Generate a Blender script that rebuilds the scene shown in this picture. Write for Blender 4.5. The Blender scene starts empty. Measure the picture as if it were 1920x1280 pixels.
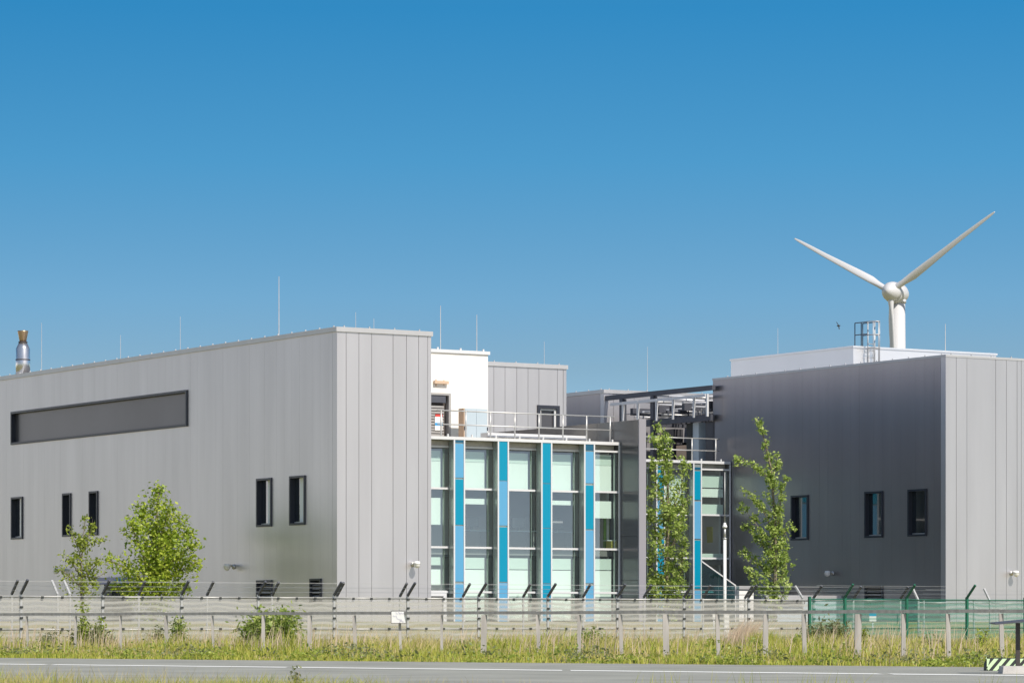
import bpy, math, random
import numpy as np
from mathutils import Vector, Matrix
random.seed(7)
S = bpy.context.scene
COL = S.collection
# ------------------------------------------------------------------ camera
F, CX, HY, EYE = 6470.0, 960.0, 1170.0, 0.8       # focal length in photo pixels, centre column, horizon row, eye height
cd = bpy.data.cameras.new('camera'); cam = bpy.data.objects.new('camera', cd); COL.objects.link(cam)
cam.location = (0, 0, EYE); cam.rotation_euler = (math.radians(90), 0, 0)
cd.sensor_width = 36; cd.lens = 36*F/1920; cd.shift_y = (HY-640)/1920
cd.clip_start = 0.5; cd.clip_end = 12000
S.camera = cam
# ------------------------------------------------------------------ light
SUN_EL = math.radians(47)
SUN_H = Vector((0.619, -0.785, 0)).normalized()
wd = bpy.data.worlds.new('World'); S.world = wd; wd.use_nodes = True
nt = wd.node_tree; nt.nodes.clear()
tc = nt.nodes.new('ShaderNodeTexCoord'); mp = nt.nodes.new('ShaderNodeMapping')
mp.inputs['Scale'].default_value = (1, 1, 6.0); mp.inputs['Location'].default_value = (0, 0, 0.04)
vn = nt.nodes.new('ShaderNodeVectorMath'); vn.operation = 'NORMALIZE'
sky = nt.nodes.new('ShaderNodeTexSky'); sky.sky_type = 'NISHITA'; sky.sun_disc = False
sky.sun_elevation = SUN_EL; sky.sun_rotation = math.atan2(SUN_H.x, SUN_H.y)
sky.air_density = 1.0; sky.dust_density = 0.6; sky.ozone_density = 2.0
bg = nt.nodes.new('ShaderNodeBackground'); bg.inputs['Strength'].default_value = 0.15
wo = nt.nodes.new('ShaderNodeOutputWorld')
nt.links.new(tc.outputs['Generated'], mp.inputs['Vector']); nt.links.new(mp.outputs['Vector'], vn.inputs[0])
nt.links.new(vn.outputs['Vector'], sky.inputs['Vector']); 
# tint of the clear sky by elevation (deep azure high up, paler to the horizon) ...
sx = nt.nodes.new('ShaderNodeSeparateXYZ'); nt.links.new(tc.outputs['Generated'], sx.inputs[0])
rp = nt.nodes.new('ShaderNodeValToRGB'); el = rp.color_ramp.elements
SKY = [(0.0, (1.30, 1.22, .95)), (.074, (.94, 1.01, .79)), (.094, (.79, 1.11, .97)), (.133, (.43, 1.09, 1.09)), (.176, (.20, .94, 1.07)), (.34, (.58, .56, .54)), (1.0, (.62, .54, .46))]
while len(el) < len(SKY): el.new(.5)
for e, (p, c) in zip(el, SKY): e.position = p; e.color = (*[k/1.6 for k in c], 1)
nt.links.new(sx.outputs['Z'], rp.inputs['Fac'])
# the half of the sky round the sun is whiter
ms = nt.nodes.new('ShaderNodeMapRange'); ms.interpolation_type = 'SMOOTHSTEP'; ms.inputs['From Min'].default_value = -.25; ms.inputs['From Max'].default_value = .45; nt.links.new(sx.outputs['Y'], ms.inputs['Value'])
mc = nt.nodes.new('ShaderNodeMix'); mc.data_type = 'RGBA'; nt.links.new(ms.outputs[0], mc.inputs['Factor'])
mc.inputs['A'].default_value = (.66, .60, .51, 1); nt.links.new(rp.outputs['Color'], mc.inputs['B'])
mu = nt.nodes.new('ShaderNodeVectorMath'); mu.operation = 'MULTIPLY'; nt.links.new(sky.outputs['Color'], mu.inputs[0]); nt.links.new(mc.outputs['Result'], mu.inputs[1])
sc_ = nt.nodes.new('ShaderNodeVectorMath'); sc_.operation = 'SCALE'; sc_.inputs['Scale'].default_value = 1.6; nt.links.new(mu.outputs[0], sc_.inputs[0])
# ... and a bright bank of haze low in the sky far to the left, which the flanks mirror
dt = nt.nodes.new('ShaderNodeVectorMath'); dt.operation = 'DOT_PRODUCT'; dt.inputs[1].default_value = (-.90, .43, 0); nt.links.new(tc.outputs['Generated'], dt.inputs[0])
m1 = nt.nodes.new('ShaderNodeMapRange'); m1.interpolation_type = 'SMOOTHSTEP'; m1.inputs['From Min'].default_value = .63; m1.inputs['From Max'].default_value = .95; nt.links.new(dt.outputs['Value'], m1.inputs['Value'])
m2 = nt.nodes.new('ShaderNodeMapRange'); m2.interpolation_type = 'SMOOTHSTEP'; m2.inputs['From Min'].default_value = .19; m2.inputs['From Max'].default_value = .02; nt.links.new(sx.outputs['Z'], m2.inputs['Value'])
m3 = nt.nodes.new('ShaderNodeMath'); m3.operation = 'MULTIPLY'; nt.links.new(m1.outputs[0], m3.inputs[0]); nt.links.new(m2.outputs[0], m3.inputs[1])
hz = nt.nodes.new('ShaderNodeVectorMath'); hz.operation = 'SCALE'; hz.inputs[0].default_value = (5.0, 3.45, 2.75); nt.links.new(m3.outputs[0], hz.inputs['Scale'])
ad_ = nt.nodes.new('ShaderNodeVectorMath'); ad_.operation = 'ADD'; nt.links.new(sc_.outputs[0], ad_.inputs[0]); nt.links.new(hz.outputs[0], ad_.inputs[1])
nt.links.new(ad_.outputs[0], bg.inputs['Color']); nt.links.new(bg.outputs['Background'], wo.inputs['Surface'])
sl = bpy.data.lights.new('sun', 'SUN'); sl.energy = 3.6; sl.angle = math.radians(0.5); sl.color = (1.0, 0.92, 0.82)
so = bpy.data.objects.new('sun', sl); COL.objects.link(so)
sd = Vector((SUN_H.x*math.cos(SUN_EL), SUN_H.y*math.cos(SUN_EL), math.sin(SUN_EL)))
so.rotation_euler = sd.to_track_quat('Z', 'Y').to_euler()
S.view_settings.view_transform = 'Standard'; S.view_settings.look = 'None'
S.view_settings.exposure = 0.55; S.view_settings.gamma = 1
S.cycles.transparent_max_bounces = 32; S.cycles.max_bounces = 8

# ------------------------------------------------------------------ helpers
D2 = Vector((0.8453, 0.5343, 0)); D1 = Vector((-0.5343, 0.8453, 0))   # right along the fronts / away along the flanks
ORG = Vector((-5.982, 118.0, 0)); ANG = math.atan2(D2.y, D2.x)
def W(u, v, z=0): return ORG + D2*u + D1*v + Vector((0, 0, z))
def uv_of(p):
    d = Vector((p[0], p[1], 0))-ORG
    return d.dot(D2), d.dot(D1)
def xn(x): return (x-CX)/F
def u_at(x, v):      # u of photo column x on the plane v
    k = xn(x); a = ORG+D1*v
    return (k*a.y-a.x)/(D2.x-k*D2.y)
def v_at(x, u):      # v of photo column x on the plane u
    k = xn(x); a = ORG+D2*u
    return (k*a.y-a.x)/(D1.x-k*D1.y)
def z_at(y, u, v): return EYE+(HY-y)/F*W(u, v).y
def at(x, y, Y): return Vector((xn(x)*Y, Y, EYE+(HY-y)/F*Y))
def ground_z(x, y):
    u, v = uv_of((x, y))
    t = min(1, max(0, (v+15.5)/12.0)); t = t*t*(3-2*t)
    s = min(1, max(0, (y+0.857*x-73)/9.0)); s = s*s*(3-2*s)
    return 0.9*t*s

class MB:
    def __init__(s): s.v = []; s.f = []; s.sm = []
    def add(s, vs, fs, smooth=False):
        o = len(s.v); s.v += [tuple(p) for p in vs]
        for f in fs: s.f.append([i+o for i in f]); s.sm.append(smooth)
        return s
    def box(s, a0, a1, b0, b1, c0, c1):
        a0, a1 = min(a0, a1), max(a0, a1); b0, b1 = min(b0, b1), max(b0, b1); c0, c1 = min(c0, c1), max(c0, c1)
        vs = [(a, b, c) for c in (c0, c1) for b in (b0, b1) for a in (a0, a1)]
        return s.add(vs, [(0, 2, 3, 1), (4, 5, 7, 6), (0, 1, 5, 4), (2, 6, 7, 3), (0, 4, 6, 2), (1, 3, 7, 5)])
    def tube(s, pts, rads, n=8, cap=True, smooth=True, sq=None):
        pts = [Vector(p) for p in pts]
        if not hasattr(rads, '__len__'): rads = [rads]*len(pts)
        vs = []; fs = []
        for i, p in enumerate(pts):
            d = (pts[min(i+1, len(pts)-1)]-pts[max(i-1, 0)]).normalized()
            up = Vector((0, 0, 1)) if abs(d.z) < .95 else Vector((1, 0, 0))
            a = d.cross(up).normalized(); b = d.cross(a).normalized()
            for k in range(n):
                t = 2*math.pi*k/n + (math.pi/4 if n == 4 else 0)
                vs.append(p+(a*math.cos(t)+b*math.sin(t))*rads[i])
        for i in range(len(pts)-1):
            for k in range(n):
                fs.append((i*n+k, i*n+(k+1) % n, (i+1)*n+(k+1) % n, (i+1)*n+k))
        if cap:
            fs.append(tuple(range(n))[::-1]); fs.append(tuple(range((len(pts)-1)*n, len(pts)*n)))
        return s.add(vs, fs, smooth and n > 4)
    def bar(s, p, q, w): return s.tube([p, q], w*0.7071, n=4, smooth=False)
    def ball(s, c, r, seg=12, ring=8, sz=1.0):
        vs = []; fs = []; c = Vector(c)
        for i in range(ring+1):
            ph = math.pi*i/ring
            for k in range(seg):
                t = 2*math.pi*k/seg
                vs.append(c+Vector((r*math.sin(ph)*math.cos(t), r*math.sin(ph)*math.sin(t), r*sz*math.cos(ph))))
        for i in range(ring):
            for k in range(seg): fs.append((i*seg+k, (i+1)*seg+k, (i+1)*seg+(k+1) % seg, i*seg+(k+1) % seg))
        return s.add(vs, fs, True)
    def build(s, name, mat, parent=None, kind=None):
        o = None
        me = bpy.data.meshes.new(name)
        off = Vector(parent['_o']) if parent is not None and '_o' in parent else Vector((0, 0, 0))
        me.from_pydata([tuple(Vector(p)-off) for p in s.v], [], s.f)
        me.polygons.foreach_set('use_smooth', s.sm)
        me.materials.append(mat); me.update()
        o = bpy.data.objects.new(name, me); COL.objects.link(o)
        if parent is not None:
            o.parent = parent; o['_o'] = tuple(off)
        if kind: o['kind'] = kind
        return o
def tag(o, label, cat, group=None, kind=None):
    o['label'] = label; o['category'] = cat
    if group: o['group'] = group
    if kind: o['kind'] = kind
    return o
def thing(name, label, cat, base, group=None, frame='b'):
    """an Empty at the thing's base; frame 'b' = building axes (u, v, z), 'w' = world axes"""
    o = bpy.data.objects.new(name, None); COL.objects.link(o); o.empty_display_size = .3
    if frame == 'b': o.location = W(*base); o.rotation_euler = (0, 0, ANG)
    else: o.location = base
    o['_o'] = tuple(base)
    return tag(o, label, cat, group)
def dup(root, loc, label=None):
    r = root.copy(); COL.objects.link(r); r.location = loc
    if label: r['label'] = label
    for ch in list(root.children):
        c = ch.copy(); COL.objects.link(c); c.parent = r
        for g in list(ch.children):
            d = g.copy(); COL.objects.link(d); d.parent = c
    return r

# ------------------------------------------------------------------ materials
def mat(name, col, rough=.6, metal=0., spec=.5, noise=0., nscale=3., bump=0., bscale=20., coat=0., streak=False):
    m = bpy.data.materials.new(name); m.use_nodes = True
    n = m.node_tree; b = n.nodes['Principled BSDF']
    b.inputs['Base Color'].default_value = (*col, 1); b.inputs['Roughness'].default_value = rough
    b.inputs['Metallic'].default_value = metal; b.inputs['Specular IOR Level'].default_value = spec
    b.inputs['Coat Weight'].default_value = coat; b.inputs['Coat Roughness'].default_value = .1
    t = n.nodes.new('ShaderNodeTexCoord')
    if noise:
        mp = n.nodes.new('ShaderNodeMapping'); mp.inputs['Scale'].default_value = (1, 1, .12) if streak else (1, 1, 1)
        x = n.nodes.new('ShaderNodeTexNoise'); x.inputs['Scale'].default_value = nscale; x.inputs['Detail'].default_value = 5
        r = n.nodes.new('ShaderNodeValToRGB')
        r.color_ramp.elements[0].position = .3; r.color_ramp.elements[1].position = .7
        r.color_ramp.elements[0].color = (*[c*(1-noise) for c in col], 1)
        r.color_ramp.elements[1].color = (*[min(1, c*(1+noise)) for c in col], 1)
        n.links.new(t.outputs['Object'], mp.inputs['Vector']); n.links.new(mp.outputs['Vector'], x.inputs['Vector'])
        n.links.new(x.outputs['Fac'], r.inputs['Fac']); n.links.new(r.outputs['Color'], b.inputs['Base Color'])
    if bump:
        x2 = n.nodes.new('ShaderNodeTexNoise'); x2.inputs['Scale'].default_value = bscale; x2.inputs['Detail'].default_value = 4
        bp = n.nodes.new('ShaderNodeBump'); bp.inputs['Strength'].default_value = bump; bp.inputs['Distance'].default_value = .05
        n.links.new(t.outputs['Object'], x2.inputs['Vector']); n.links.new(x2.outputs['Fac'], bp.inputs['Height'])
        n.links.new(bp.outputs['Normal'], b.inputs['Normal'])
    return m
def leafmat(name, cols, trans=.45, rough=.5):
    m = bpy.data.materials.new(name); m.use_nodes = True; n = m.node_tree; n.nodes.clear()
    g = n.nodes.new('ShaderNodeNewGeometry'); r = n.nodes.new('ShaderNodeValToRGB')
    el = r.color_ramp.elements
    while len(el) < len(cols): el.new(.5)
    for i, c in enumerate(cols): el[i].position = i/(len(cols)-1); el[i].color = (*c, 1)
    p = n.nodes.new('ShaderNodeBsdfPrincipled'); p.inputs['Roughness'].default_value = rough
    tr = n.nodes.new('ShaderNodeBsdfTranslucent'); mx = n.nodes.new('ShaderNodeMixShader'); mx.inputs['Fac'].default_value = trans
    o = n.nodes.new('ShaderNodeOutputMaterial')
    n.links.new(g.outputs['Random Per Island'], r.inputs['Fac'])
    n.links.new(r.outputs['Color'], p.inputs['Base Color']); n.links.new(r.outputs['Color'], tr.inputs['Color'])
    n.links.new(p.outputs['BSDF'], mx.inputs[1]); n.links.new(tr.outputs['BSDF'], mx.inputs[2]); n.links.new(mx.outputs['Shader'], o.inputs['Surface'])
    return m
def glassmat(name, tint, rough=.02, ior=1.5, base=.06):
    """thin architectural glass: tinted see-through mixed with a fresnel mirror"""
    m = bpy.data.materials.new(name); m.use_nodes = True; n = m.node_tree; n.nodes.clear()
    fr = n.nodes.new('ShaderNodeLayerWeight'); pw = n.nodes.new('ShaderNodeMath'); pw.operation = 'POWER'; pw.inputs[1].default_value = 5
    ad = n.nodes.new('ShaderNodeMath'); ad.operation = 'MULTIPLY_ADD'; ad.inputs[1].default_value = .9; ad.inputs[2].default_value = base; ad.use_clamp = True
    t = n.nodes.new('ShaderNodeBsdfTransparent'); t.inputs['Color'].default_value = (*tint, 1)
    gl = n.nodes.new('ShaderNodeBsdfGlossy'); gl.inputs['Roughness'].default_value = rough
    mx = n.nodes.new('ShaderNodeMixShader'); o = n.nodes.new('ShaderNodeOutputMaterial')
    n.links.new(fr.outputs['Facing'], pw.inputs[0]); n.links.new(pw.outputs[0], ad.inputs[0]); n.links.new(ad.outputs[0], mx.inputs['Fac'])
    n.links.new(t.outputs['BSDF'], mx.inputs[1]); n.links.new(gl.outputs['BSDF'], mx.inputs[2]); n.links.new(mx.outputs['Shader'], o.inputs['Surface'])
    return m
def meshmat(name, col, a0, a1, period):
    """welded wire mesh seen as a see-through sheet, with the wavy banding that a double mesh makes"""
    m = bpy.data.materials.new(name); m.use_nodes = True; n = m.node_tree; n.nodes.clear()
    t = n.nodes.new('ShaderNodeTexCoord'); sp = n.nodes.new('ShaderNodeSeparateXYZ')
    nz = n.nodes.new('ShaderNodeTexNoise'); nz.inputs['Scale'].default_value = .9; nz.inputs['Detail'].default_value = 2
    mz = n.nodes.new('ShaderNodeMath'); mz.operation = 'MULTIPLY_ADD'; mz.inputs[1].default_value = .22
    ml = n.nodes.new('ShaderNodeMath'); ml.operation = 'MULTIPLY'; ml.inputs[1].default_value = 2*math.pi/period
    sn = n.nodes.new('ShaderNodeMath'); sn.operation = 'SINE'
    n2 = n.nodes.new('ShaderNodeTexNoise'); n2.inputs['Scale'].default_value = .7; n2.inputs['Detail'].default_value = 1
    am = n.nodes.new('ShaderNodeMath'); am.operation = 'MULTIPLY'
    mr = n.nodes.new('ShaderNodeMapRange'); mr.inputs['From Min'].default_value = -.25; mr.inputs['From Max'].default_value = .5
    mr.inputs['To Min'].default_value = a0; mr.inputs['To Max'].default_value = a1
    b = n.nodes.new('ShaderNodeBsdfPrincipled'); b.inputs['Base Color'].default_value = (*col, 1); b.inputs['Roughness'].default_value = .5
    o = n.nodes.new('ShaderNodeOutputMaterial')
    L = n.links.new
    L(t.outputs['Object'], sp.inputs[0]); L(t.outputs['Object'], nz.inputs['Vector']); L(t.outputs['Object'], n2.inputs['Vector'])
    L(nz.outputs['Fac'], mz.inputs[0]); L(sp.outputs['Z'], mz.inputs[2]); L(mz.outputs[0], ml.inputs[0]); L(ml.outputs[0], sn.inputs[0])
    L(sn.outputs[0], am.inputs[0]); L(n2.outputs['Fac'], am.inputs[1]); L(am.outputs[0], mr.inputs['Value'])
    L(mr.outputs['Result'], b.inputs['Alpha']); L(b.outputs['BSDF'], o.inputs['Surface'])
    return m
M = {}
M['clad'] = mat('silver_grey_cladding', (.60, .585, .595), .42, .80, .5, noise=.055, nscale=1.1, bump=.02, bscale=.6, streak=True)
M['clad_shade'] = mat('shaded_cladding', (.31, .295, .305), .32, .80, .5, noise=.055, nscale=1.1, bump=.02, bscale=.6, streak=True)  # copy of the grey cladding, flank shade and dark reflection put into its colour
M['clad_d'] = mat('gloss_dark_cladding', (.16, .16, .165), .2, .4, .5, noise=.05, nscale=.6)
M['seam'] = mat('seam_dark', (.10, .10, .11), .7)
M['coping'] = mat('coping_aluminium', (.52, .52, .53), .4, .4, noise=.04, nscale=2)
M['frame_d'] = mat('dark_window_frame', (.035, .04, .055), .4, .2)
M['frame_w'] = mat('white_aluminium', (.66, .67, .68), .4, .1)
M['fin'] = mat('fin_grey', (.40, .45, .425), .25, .5)
M['cyan'] = mat('cyan_panel', (.0, .25, .40), .35, 0, .35)
M['lblue'] = mat('light_blue_panel', (.10, .33, .54), .35, 0, .35)
M['cap_shade'] = mat('cap_shadow_strip', (.01, .10, .18), .3)  # dark strip painting the coping's shadow on the fin tops
M['white'] = mat('white_render', (.80, .77, .71), .8, noise=.03, nscale=.8)
M['whitem'] = mat('white_metal_sheet', (.90, .89, .89), .36, .72, noise=.02, nscale=.6)
M['blind'] = mat('blind_fabric_and_sky_reflection', (.80, .84, .82), .8)
M['blind2'] = mat('blind_headbox', (.62, .70, .66), .7)
M['glass'] = glassmat('green_tint_glass', (.88, .98, .93), base=.2)
M['glass2'] = glassmat('rail_glass', (.30, .62, .62), base=.22)
M['dglass'] = mat('dark_glass', (.012, .018, .025), .03, 0, 1.0, coat=1.0)
M['room'] = mat('office_wall', (.72, .68, .68), .8)
M['roomfl'] = mat('office_floor', (.22, .21, .21), .8)
M['green'] = mat('green_partition', (.16, .30, .03), .7)
M['yellow'] = mat('yellow_card', (.62, .55, .10), .7)
M['galv'] = mat('galvanised_steel', (.55, .55, .54), .45, .6, noise=.08, nscale=6)
M['stain'] = mat('stainless_steel', (.62, .62, .63), .25, .9, noise=.1, nscale=3)
M['bronze'] = mat('heat_tinted_steel', (.42, .30, .19), .35, .8)
M['darkst'] = mat('dark_steel', (.085, .09, .11), .5, .3, noise=.1, nscale=2)
M['greenst'] = mat('green_painted_steel', (.01, .12, .07), .5)
M['wood'] = mat('weathered_wood', (.41, .39, .365), .85, noise=.2, nscale=9, streak=True)
M['bark'] = mat('bark', (.20, .17, .12), .9, noise=.3, nscale=12, bump=.4)
M['turb'] = mat('turbine_white', (.56, .565, .58), .4)
M['plastic_w'] = mat('white_plastic', (.82, .82, .80), .4)
M['conc'] = mat('concrete', (.48, .46, .43), .85, noise=.12, nscale=4, bump=.15)
M['black'] = mat('black_rubber', (.03, .035, .035), .7)
M['lime'] = mat('pale_lime_reflective', (.62, .80, .48), .5)
M['rust'] = mat('dark_brown_steel', (.055, .045, .042), .6, noise=.2, nscale=6)
M['louvre'] = mat('louvre_grey', (.36, .35, .34), .5, .2)
M['tan'] = mat('tan_cabinet', (.55, .40, .28), .7)
M['bluegrey'] = mat('bluegrey_cabinet', (.42, .50, .55), .5)
M['red'] = mat('sign_red', (.60, .05, .04), .5)
M['blue'] = mat('sign_blue', (.02, .30, .62), .5)
M['lilac'] = mat('lilac_sign', (.34, .34, .50), .6)
M['orange'] = mat('orange_plastic', (.65, .18, .06), .6)
M['litter'] = mat('bright_green_plastic', (.15, .70, .12), .5)
M['birdm'] = mat('dark_feathers', (.03, .03, .035), .8)
M['mesh'] = meshmat('grey_wire_mesh', (.39, .39, .36), .26, .82, .15)
M['mesh2'] = meshmat('grey_wire_mesh_rear', (.44, .44, .41), .22, .42, .19)
M['gmesh'] = meshmat('green_wire_mesh', (.02, .19, .13), .28, .62, .15)
M['leafA'] = leafmat('leaf_fresh_green', [(0.174, 0.277, 0.025), (0.364, 0.480, 0.045), (0.573, 0.641, 0.102)])
M['leafP'] = leafmat('leaf_poplar', [(0.161, 0.251, 0.047), (0.359, 0.484, 0.094), (0.646, 0.736, 0.250)])
M['leafY'] = leafmat('leaf_yellow_green', [(0.165, 0.231, 0.030), (0.308, 0.385, 0.050), (0.440, 0.506, 0.100)])
M['leafG'] = leafmat('leaf_grey_green', [(.14, .17, .07), (.23, .25, .11), (.33, .35, .18)])
M['leafW'] = leafmat('leaf_willow', [(0.139, 0.221, 0.038), (0.291, 0.384, 0.076), (0.455, 0.500, 0.152)])
M['straw'] = leafmat('straw_grass', [(.34, .30, .09), (.50, .42, .16), (.66, .54, .30), (.42, .42, .10)], .35, .7)
M['grassg'] = leafmat('green_grass', [(.20, .28, .03), (.38, .42, .05), (.54, .50, .11), (.28, .36, .045)], .35, .7)
M['reed'] = leafmat('pale_reed', [(.50, .40, .30), (.62, .50, .38), (.70, .58, .42)], .3, .7)
def groundmat():
    m = mat('meadow_soil', (.2, .18, .07), .95, bump=.5, bscale=3)
    n = m.node_tree; b = n.nodes['Principled BSDF']; t = n.nodes.new('ShaderNodeTexCoord')
    x = n.nodes.new('ShaderNodeTexNoise'); x.inputs['Scale'].default_value = .6; x.inputs['Detail'].default_value = 8
    r = n.nodes.new('ShaderNodeValToRGB'); e = r.color_ramp.elements
    e[0].position = .3; e[0].color = (.13, .15, .03, 1); e[1].position = .7; e[1].color = (.33, .27, .12, 1)
    n.links.new(t.outputs['Object'], x.inputs['Vector']); n.links.new(x.outputs['Fac'], r.inputs['Fac']); n.links.new(r.outputs['Color'], b.inputs['Base Color'])
    return m
M['ground'] = groundmat()
M['road'] = mat('weathered_asphalt', (.265, .27, .24), .85, noise=.16, nscale=.5, bump=.25, bscale=40)
M['line'] = mat('road_paint', (.72, .73, .70), .7, noise=.08, nscale=1.5)
M['edge'] = mat('road_edge_gravel', (.30, .26, .18), .95, noise=.25, nscale=3, bump=.4)

# ------------------------------------------------------------------ ground, road
def ground():
    us = sorted(set([-6000, -3000, -1200, -500, -200] + list(np.arange(-100, 121, 2.0)) + [160, 260, 500, 1200, 3000, 6000]))
    vs = sorted(set([-3000, -1200, -500, -250, -170] + list(np.arange(-130, 41, 1.5)) + [60, 100, 200, 500, 1200, 3000, 7000]))
    m = MB(); nu = len(us); pts = []
    for v in vs:
        for u in us:
            p = W(u, v); p.z = ground_z(p.x, p.y); pts.append(p)
    fs = [(j*nu+i, j*nu+i+1, (j+1)*nu+i+1, (j+1)*nu+i) for j in range(len(vs)-1) for i in range(nu-1)]
    m.add(pts, fs, True)
    m.build('ground', M['ground'], kind='structure')
ground()
cy = MB()
us = [3.8+i*.5 for i in range(46)]; vs_ = [-3+i*.5 for i in range(34)]
cy.add([(*W(u, v)[:2], ground_z(*W(u, v)[:2])+.006) for v in vs_ for u in us], [(j*46+i, j*46+i+1, (j+1)*46+i+1, (j+1)*46+i) for j in range(33) for i in range(45)])
cy.build('added_courtyard_sheet', mat('dark_courtyard_sheet', (.055, .055, .06), .85, noise=.1, nscale=.5, bump=.2, bscale=30), kind='structure')  # hidden dark sheet added to cut light bounced onto the right flank
RT = -0.857
def strip(name, y0, y1, z, material, xa=-20, xb=70, kind='structure', jit=0):
    m = MB(); n = 90 if jit else 1; pts = []
    for i in range(n+1):
        X = xa+(xb-xa)*i/n
        pts.append((X, y0+RT*X+random.uniform(-jit, jit), z)); pts.append((X, y1+RT*X+random.uniform(-jit, jit), z))
    m.add(pts, [(2*i, 2*i+2, 2*i+3, 2*i+1) for i in range(n)])
    return m.build(name, material, kind=kind)
strip('road_verge', 31.6, 72.3, .006, M['edge'], jit=.35)
strip('road', 33.2, 71.2, .012, M['road'])
lm = MB()
X = -19.0
while X < 40:                                   # long white dashes with short breaks
    L = 5.0
    a, b = X, X+L-.14
    lm.add([(a, 59.35+RT*a, .017), (b, 59.35+RT*b, .017), (b, 60.45+RT*b, .017), (a, 60.45+RT*a, .017)], [(0, 1, 2, 3)])
    X += L
lm.build('road_line', M['line'], kind='structure')

# ------------------------------------------------------------------ cladding
def clad_face(m, axis, fixed, out, a0, a1, z0, z1, seams, holes, depth=.30, gap=.015):
    """panels along axis 'u' or 'v'; 'fixed' is the outer face coordinate, 'out' the outward sign of the other axis"""
    ed = sorted([s for s in seams if a0+.06 < s < a1-.06]); ed = [a0]+ed+[a1]
    for i in range(len(ed)-1):
        p0, p1 = ed[i]+(gap/2 if i else 0), ed[i+1]-(gap/2 if i < len(ed)-2 else 0)
        cuts = sorted(set([p0, p1]+[c for h in holes for c in h[:2] if p0+1e-4 < c < p1-1e-4]))
        jt = .003 if axis == 'u' else .0011; t0, t1 = random.uniform(-jt, jt), random.uniform(-jt, jt)
        for c0, c1 in zip(cuts[:-1], cuts[1:]):
            mid = (c0+c1)/2; zz = [z0]
            for h in sorted([h for h in holes if h[0] < mid < h[1]], key=lambda h: h[2]): zz += [h[2], h[3]]
            zz.append(z1)
            for k in range(0, len(zz), 2):
                if zz[k+1]-zz[k] < .01: continue
                fr = lambda c: fixed+out*(t0+(t1-t0)*(c-p0)/(p1-p0))*.6
                bk = fixed-out*depth
                if axis == 'u': P = lambda a, o, z: (a, o, z)
                else: P = lambda a, o, z: (o, a, z)
                vs = [P(c0, fr(c0), zz[k]), P(c1, fr(c1), zz[k]), P(c1, bk, zz[k]), P(c0, bk, zz[k]),
                      P(c0, fr(c0), zz[k+1]), P(c1, fr(c1), zz[k+1]), P(c1, bk, zz[k+1]), P(c0, bk, zz[k+1])]
                m.add(vs, [(0, 3, 2, 1), (4, 5, 6, 7), (0, 1, 5, 4), (1, 2, 6, 5), (2, 3, 7, 6), (3, 0, 4, 7)])
def seam_pattern(a0, a1, step=(.56, .56, .92, .56, .56, .56, .92)):
    r = []; a = a0; i = 0
    while a < a1: r.append(a); a += step[i % len(step)]; i += 1
    return r
def flank_window(parent, u, v0, v1, z0, z1, kind='window', blind=None, mull=False):  # blind: width and height shares of the pale strip painting the sky reflection
    """recessed window in a wall on plane u, facing -u: dark lining that stands proud, pane, bright inner sash"""
    m = MB(); t = .075; pr = .05; d = .27
    m.box(u-pr, u+d, v0, v0+t, z0, z1); m.box(u-pr, u+d, v1-t, v1, z0, z1)
    m.box(u-pr, u+d, v0+t, v1-t, z1-t, z1); m.box(u-pr, u+d, v0+t, v1-t, z0, z0+t)
    w = m.build('window', M['frame_d'], parent)
    g = MB(); g.box(u+.14, u+.16, v0+t, v1-t, z0+t, z1-t)
    g.build('pane', M['dglass'], w)
    s = MB(); s.box(u+.08, u+.135, v0+t, v0+t+.06, z0+t, z1-t); s.box(u+.10, u+.135, v0+t+.06, v1-t-.05, z0+t, z0+t+.05)
    s.build('sash', M['galv'], w)
    if blind:
        b = MB(); b.box(u+.125, u+.135, v0+t+.065, v0+t+.065+(v1-v0)*blind[0], z1-t-(z1-z0)*blind[1], z1-t)
        b.build('blind', M['blind'], w)  # pale strip painted in for the bright sky reflected by the pane
    return w
def flank_vent(parent, u, v0, v1, z0, z1):
    m = MB(); t = .07
    m.box(u-.05, u+.27, v0, v0+t, z0, z1); m.box(u-.05, u+.27, v1-t, v1, z0, z1)
    m.box(u-.05, u+.27, v0+t, v1-t, z1-t, z1); m.box(u-.05, u+.27, v0+t, v1-t, z0, z0+t)
    w = m.build('vent', M['frame_d'], parent)
    s = MB(); z = z0+.12
    while z < z1-.12:
        s.add([(u+.02, v0+t, z), (u+.02, v1-t, z), (u+.14, v1-t, z+.07), (u+.14, v0+t, z+.07), (u+.035, v0+t, z-.012), (u+.035, v1-t, z-.012), (u+.155, v1-t, z+.058), (u+.155, v0+t, z+.058)],
              [(0, 1, 2, 3), (7, 6, 5, 4), (0, 4, 5, 1), (2, 6, 7, 3), (1, 5, 6, 2), (0, 3, 7, 4)]); z += .13
    s.build('louvre', M['louvre'], w)
    b = MB(); b.box(u+.2, u+.22, v0+t, v1-t, z0+t, z1-t); b.build('backing', M['black'], w)
GZ = .6      # wall feet go below the bank's top at .9

def coping(m, u0, u1, v0, v1, z, h=.16, over=.05, w=.4, studs=1.0):
    m.box(u0-over, u1+over, v0-over, v0+w, z-h+.03, z+.03); m.box(u0-over, u1+over, v1-w, v1+over, z-h+.03, z+.03)
    m.box(u0-over, u0+w, v0+w, v1-w, z-h+.03, z+.03); m.box(u1-w, u1+over, v0+w, v1-w, z-h+.03, z+.03)
    if studs:                        # lightning-conductor holders and wire on the coping
        a = u0+.3
        while a < u1: m.box(a-.018, a+.018, v0+.02, v0+.06, z+.03, z+.09); a += studs
        a = v0+.3
        while a < v1: m.box(u0+.02, u0+.06, a-.018, a+.018, z+.03, z+.09); a += studs

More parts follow.
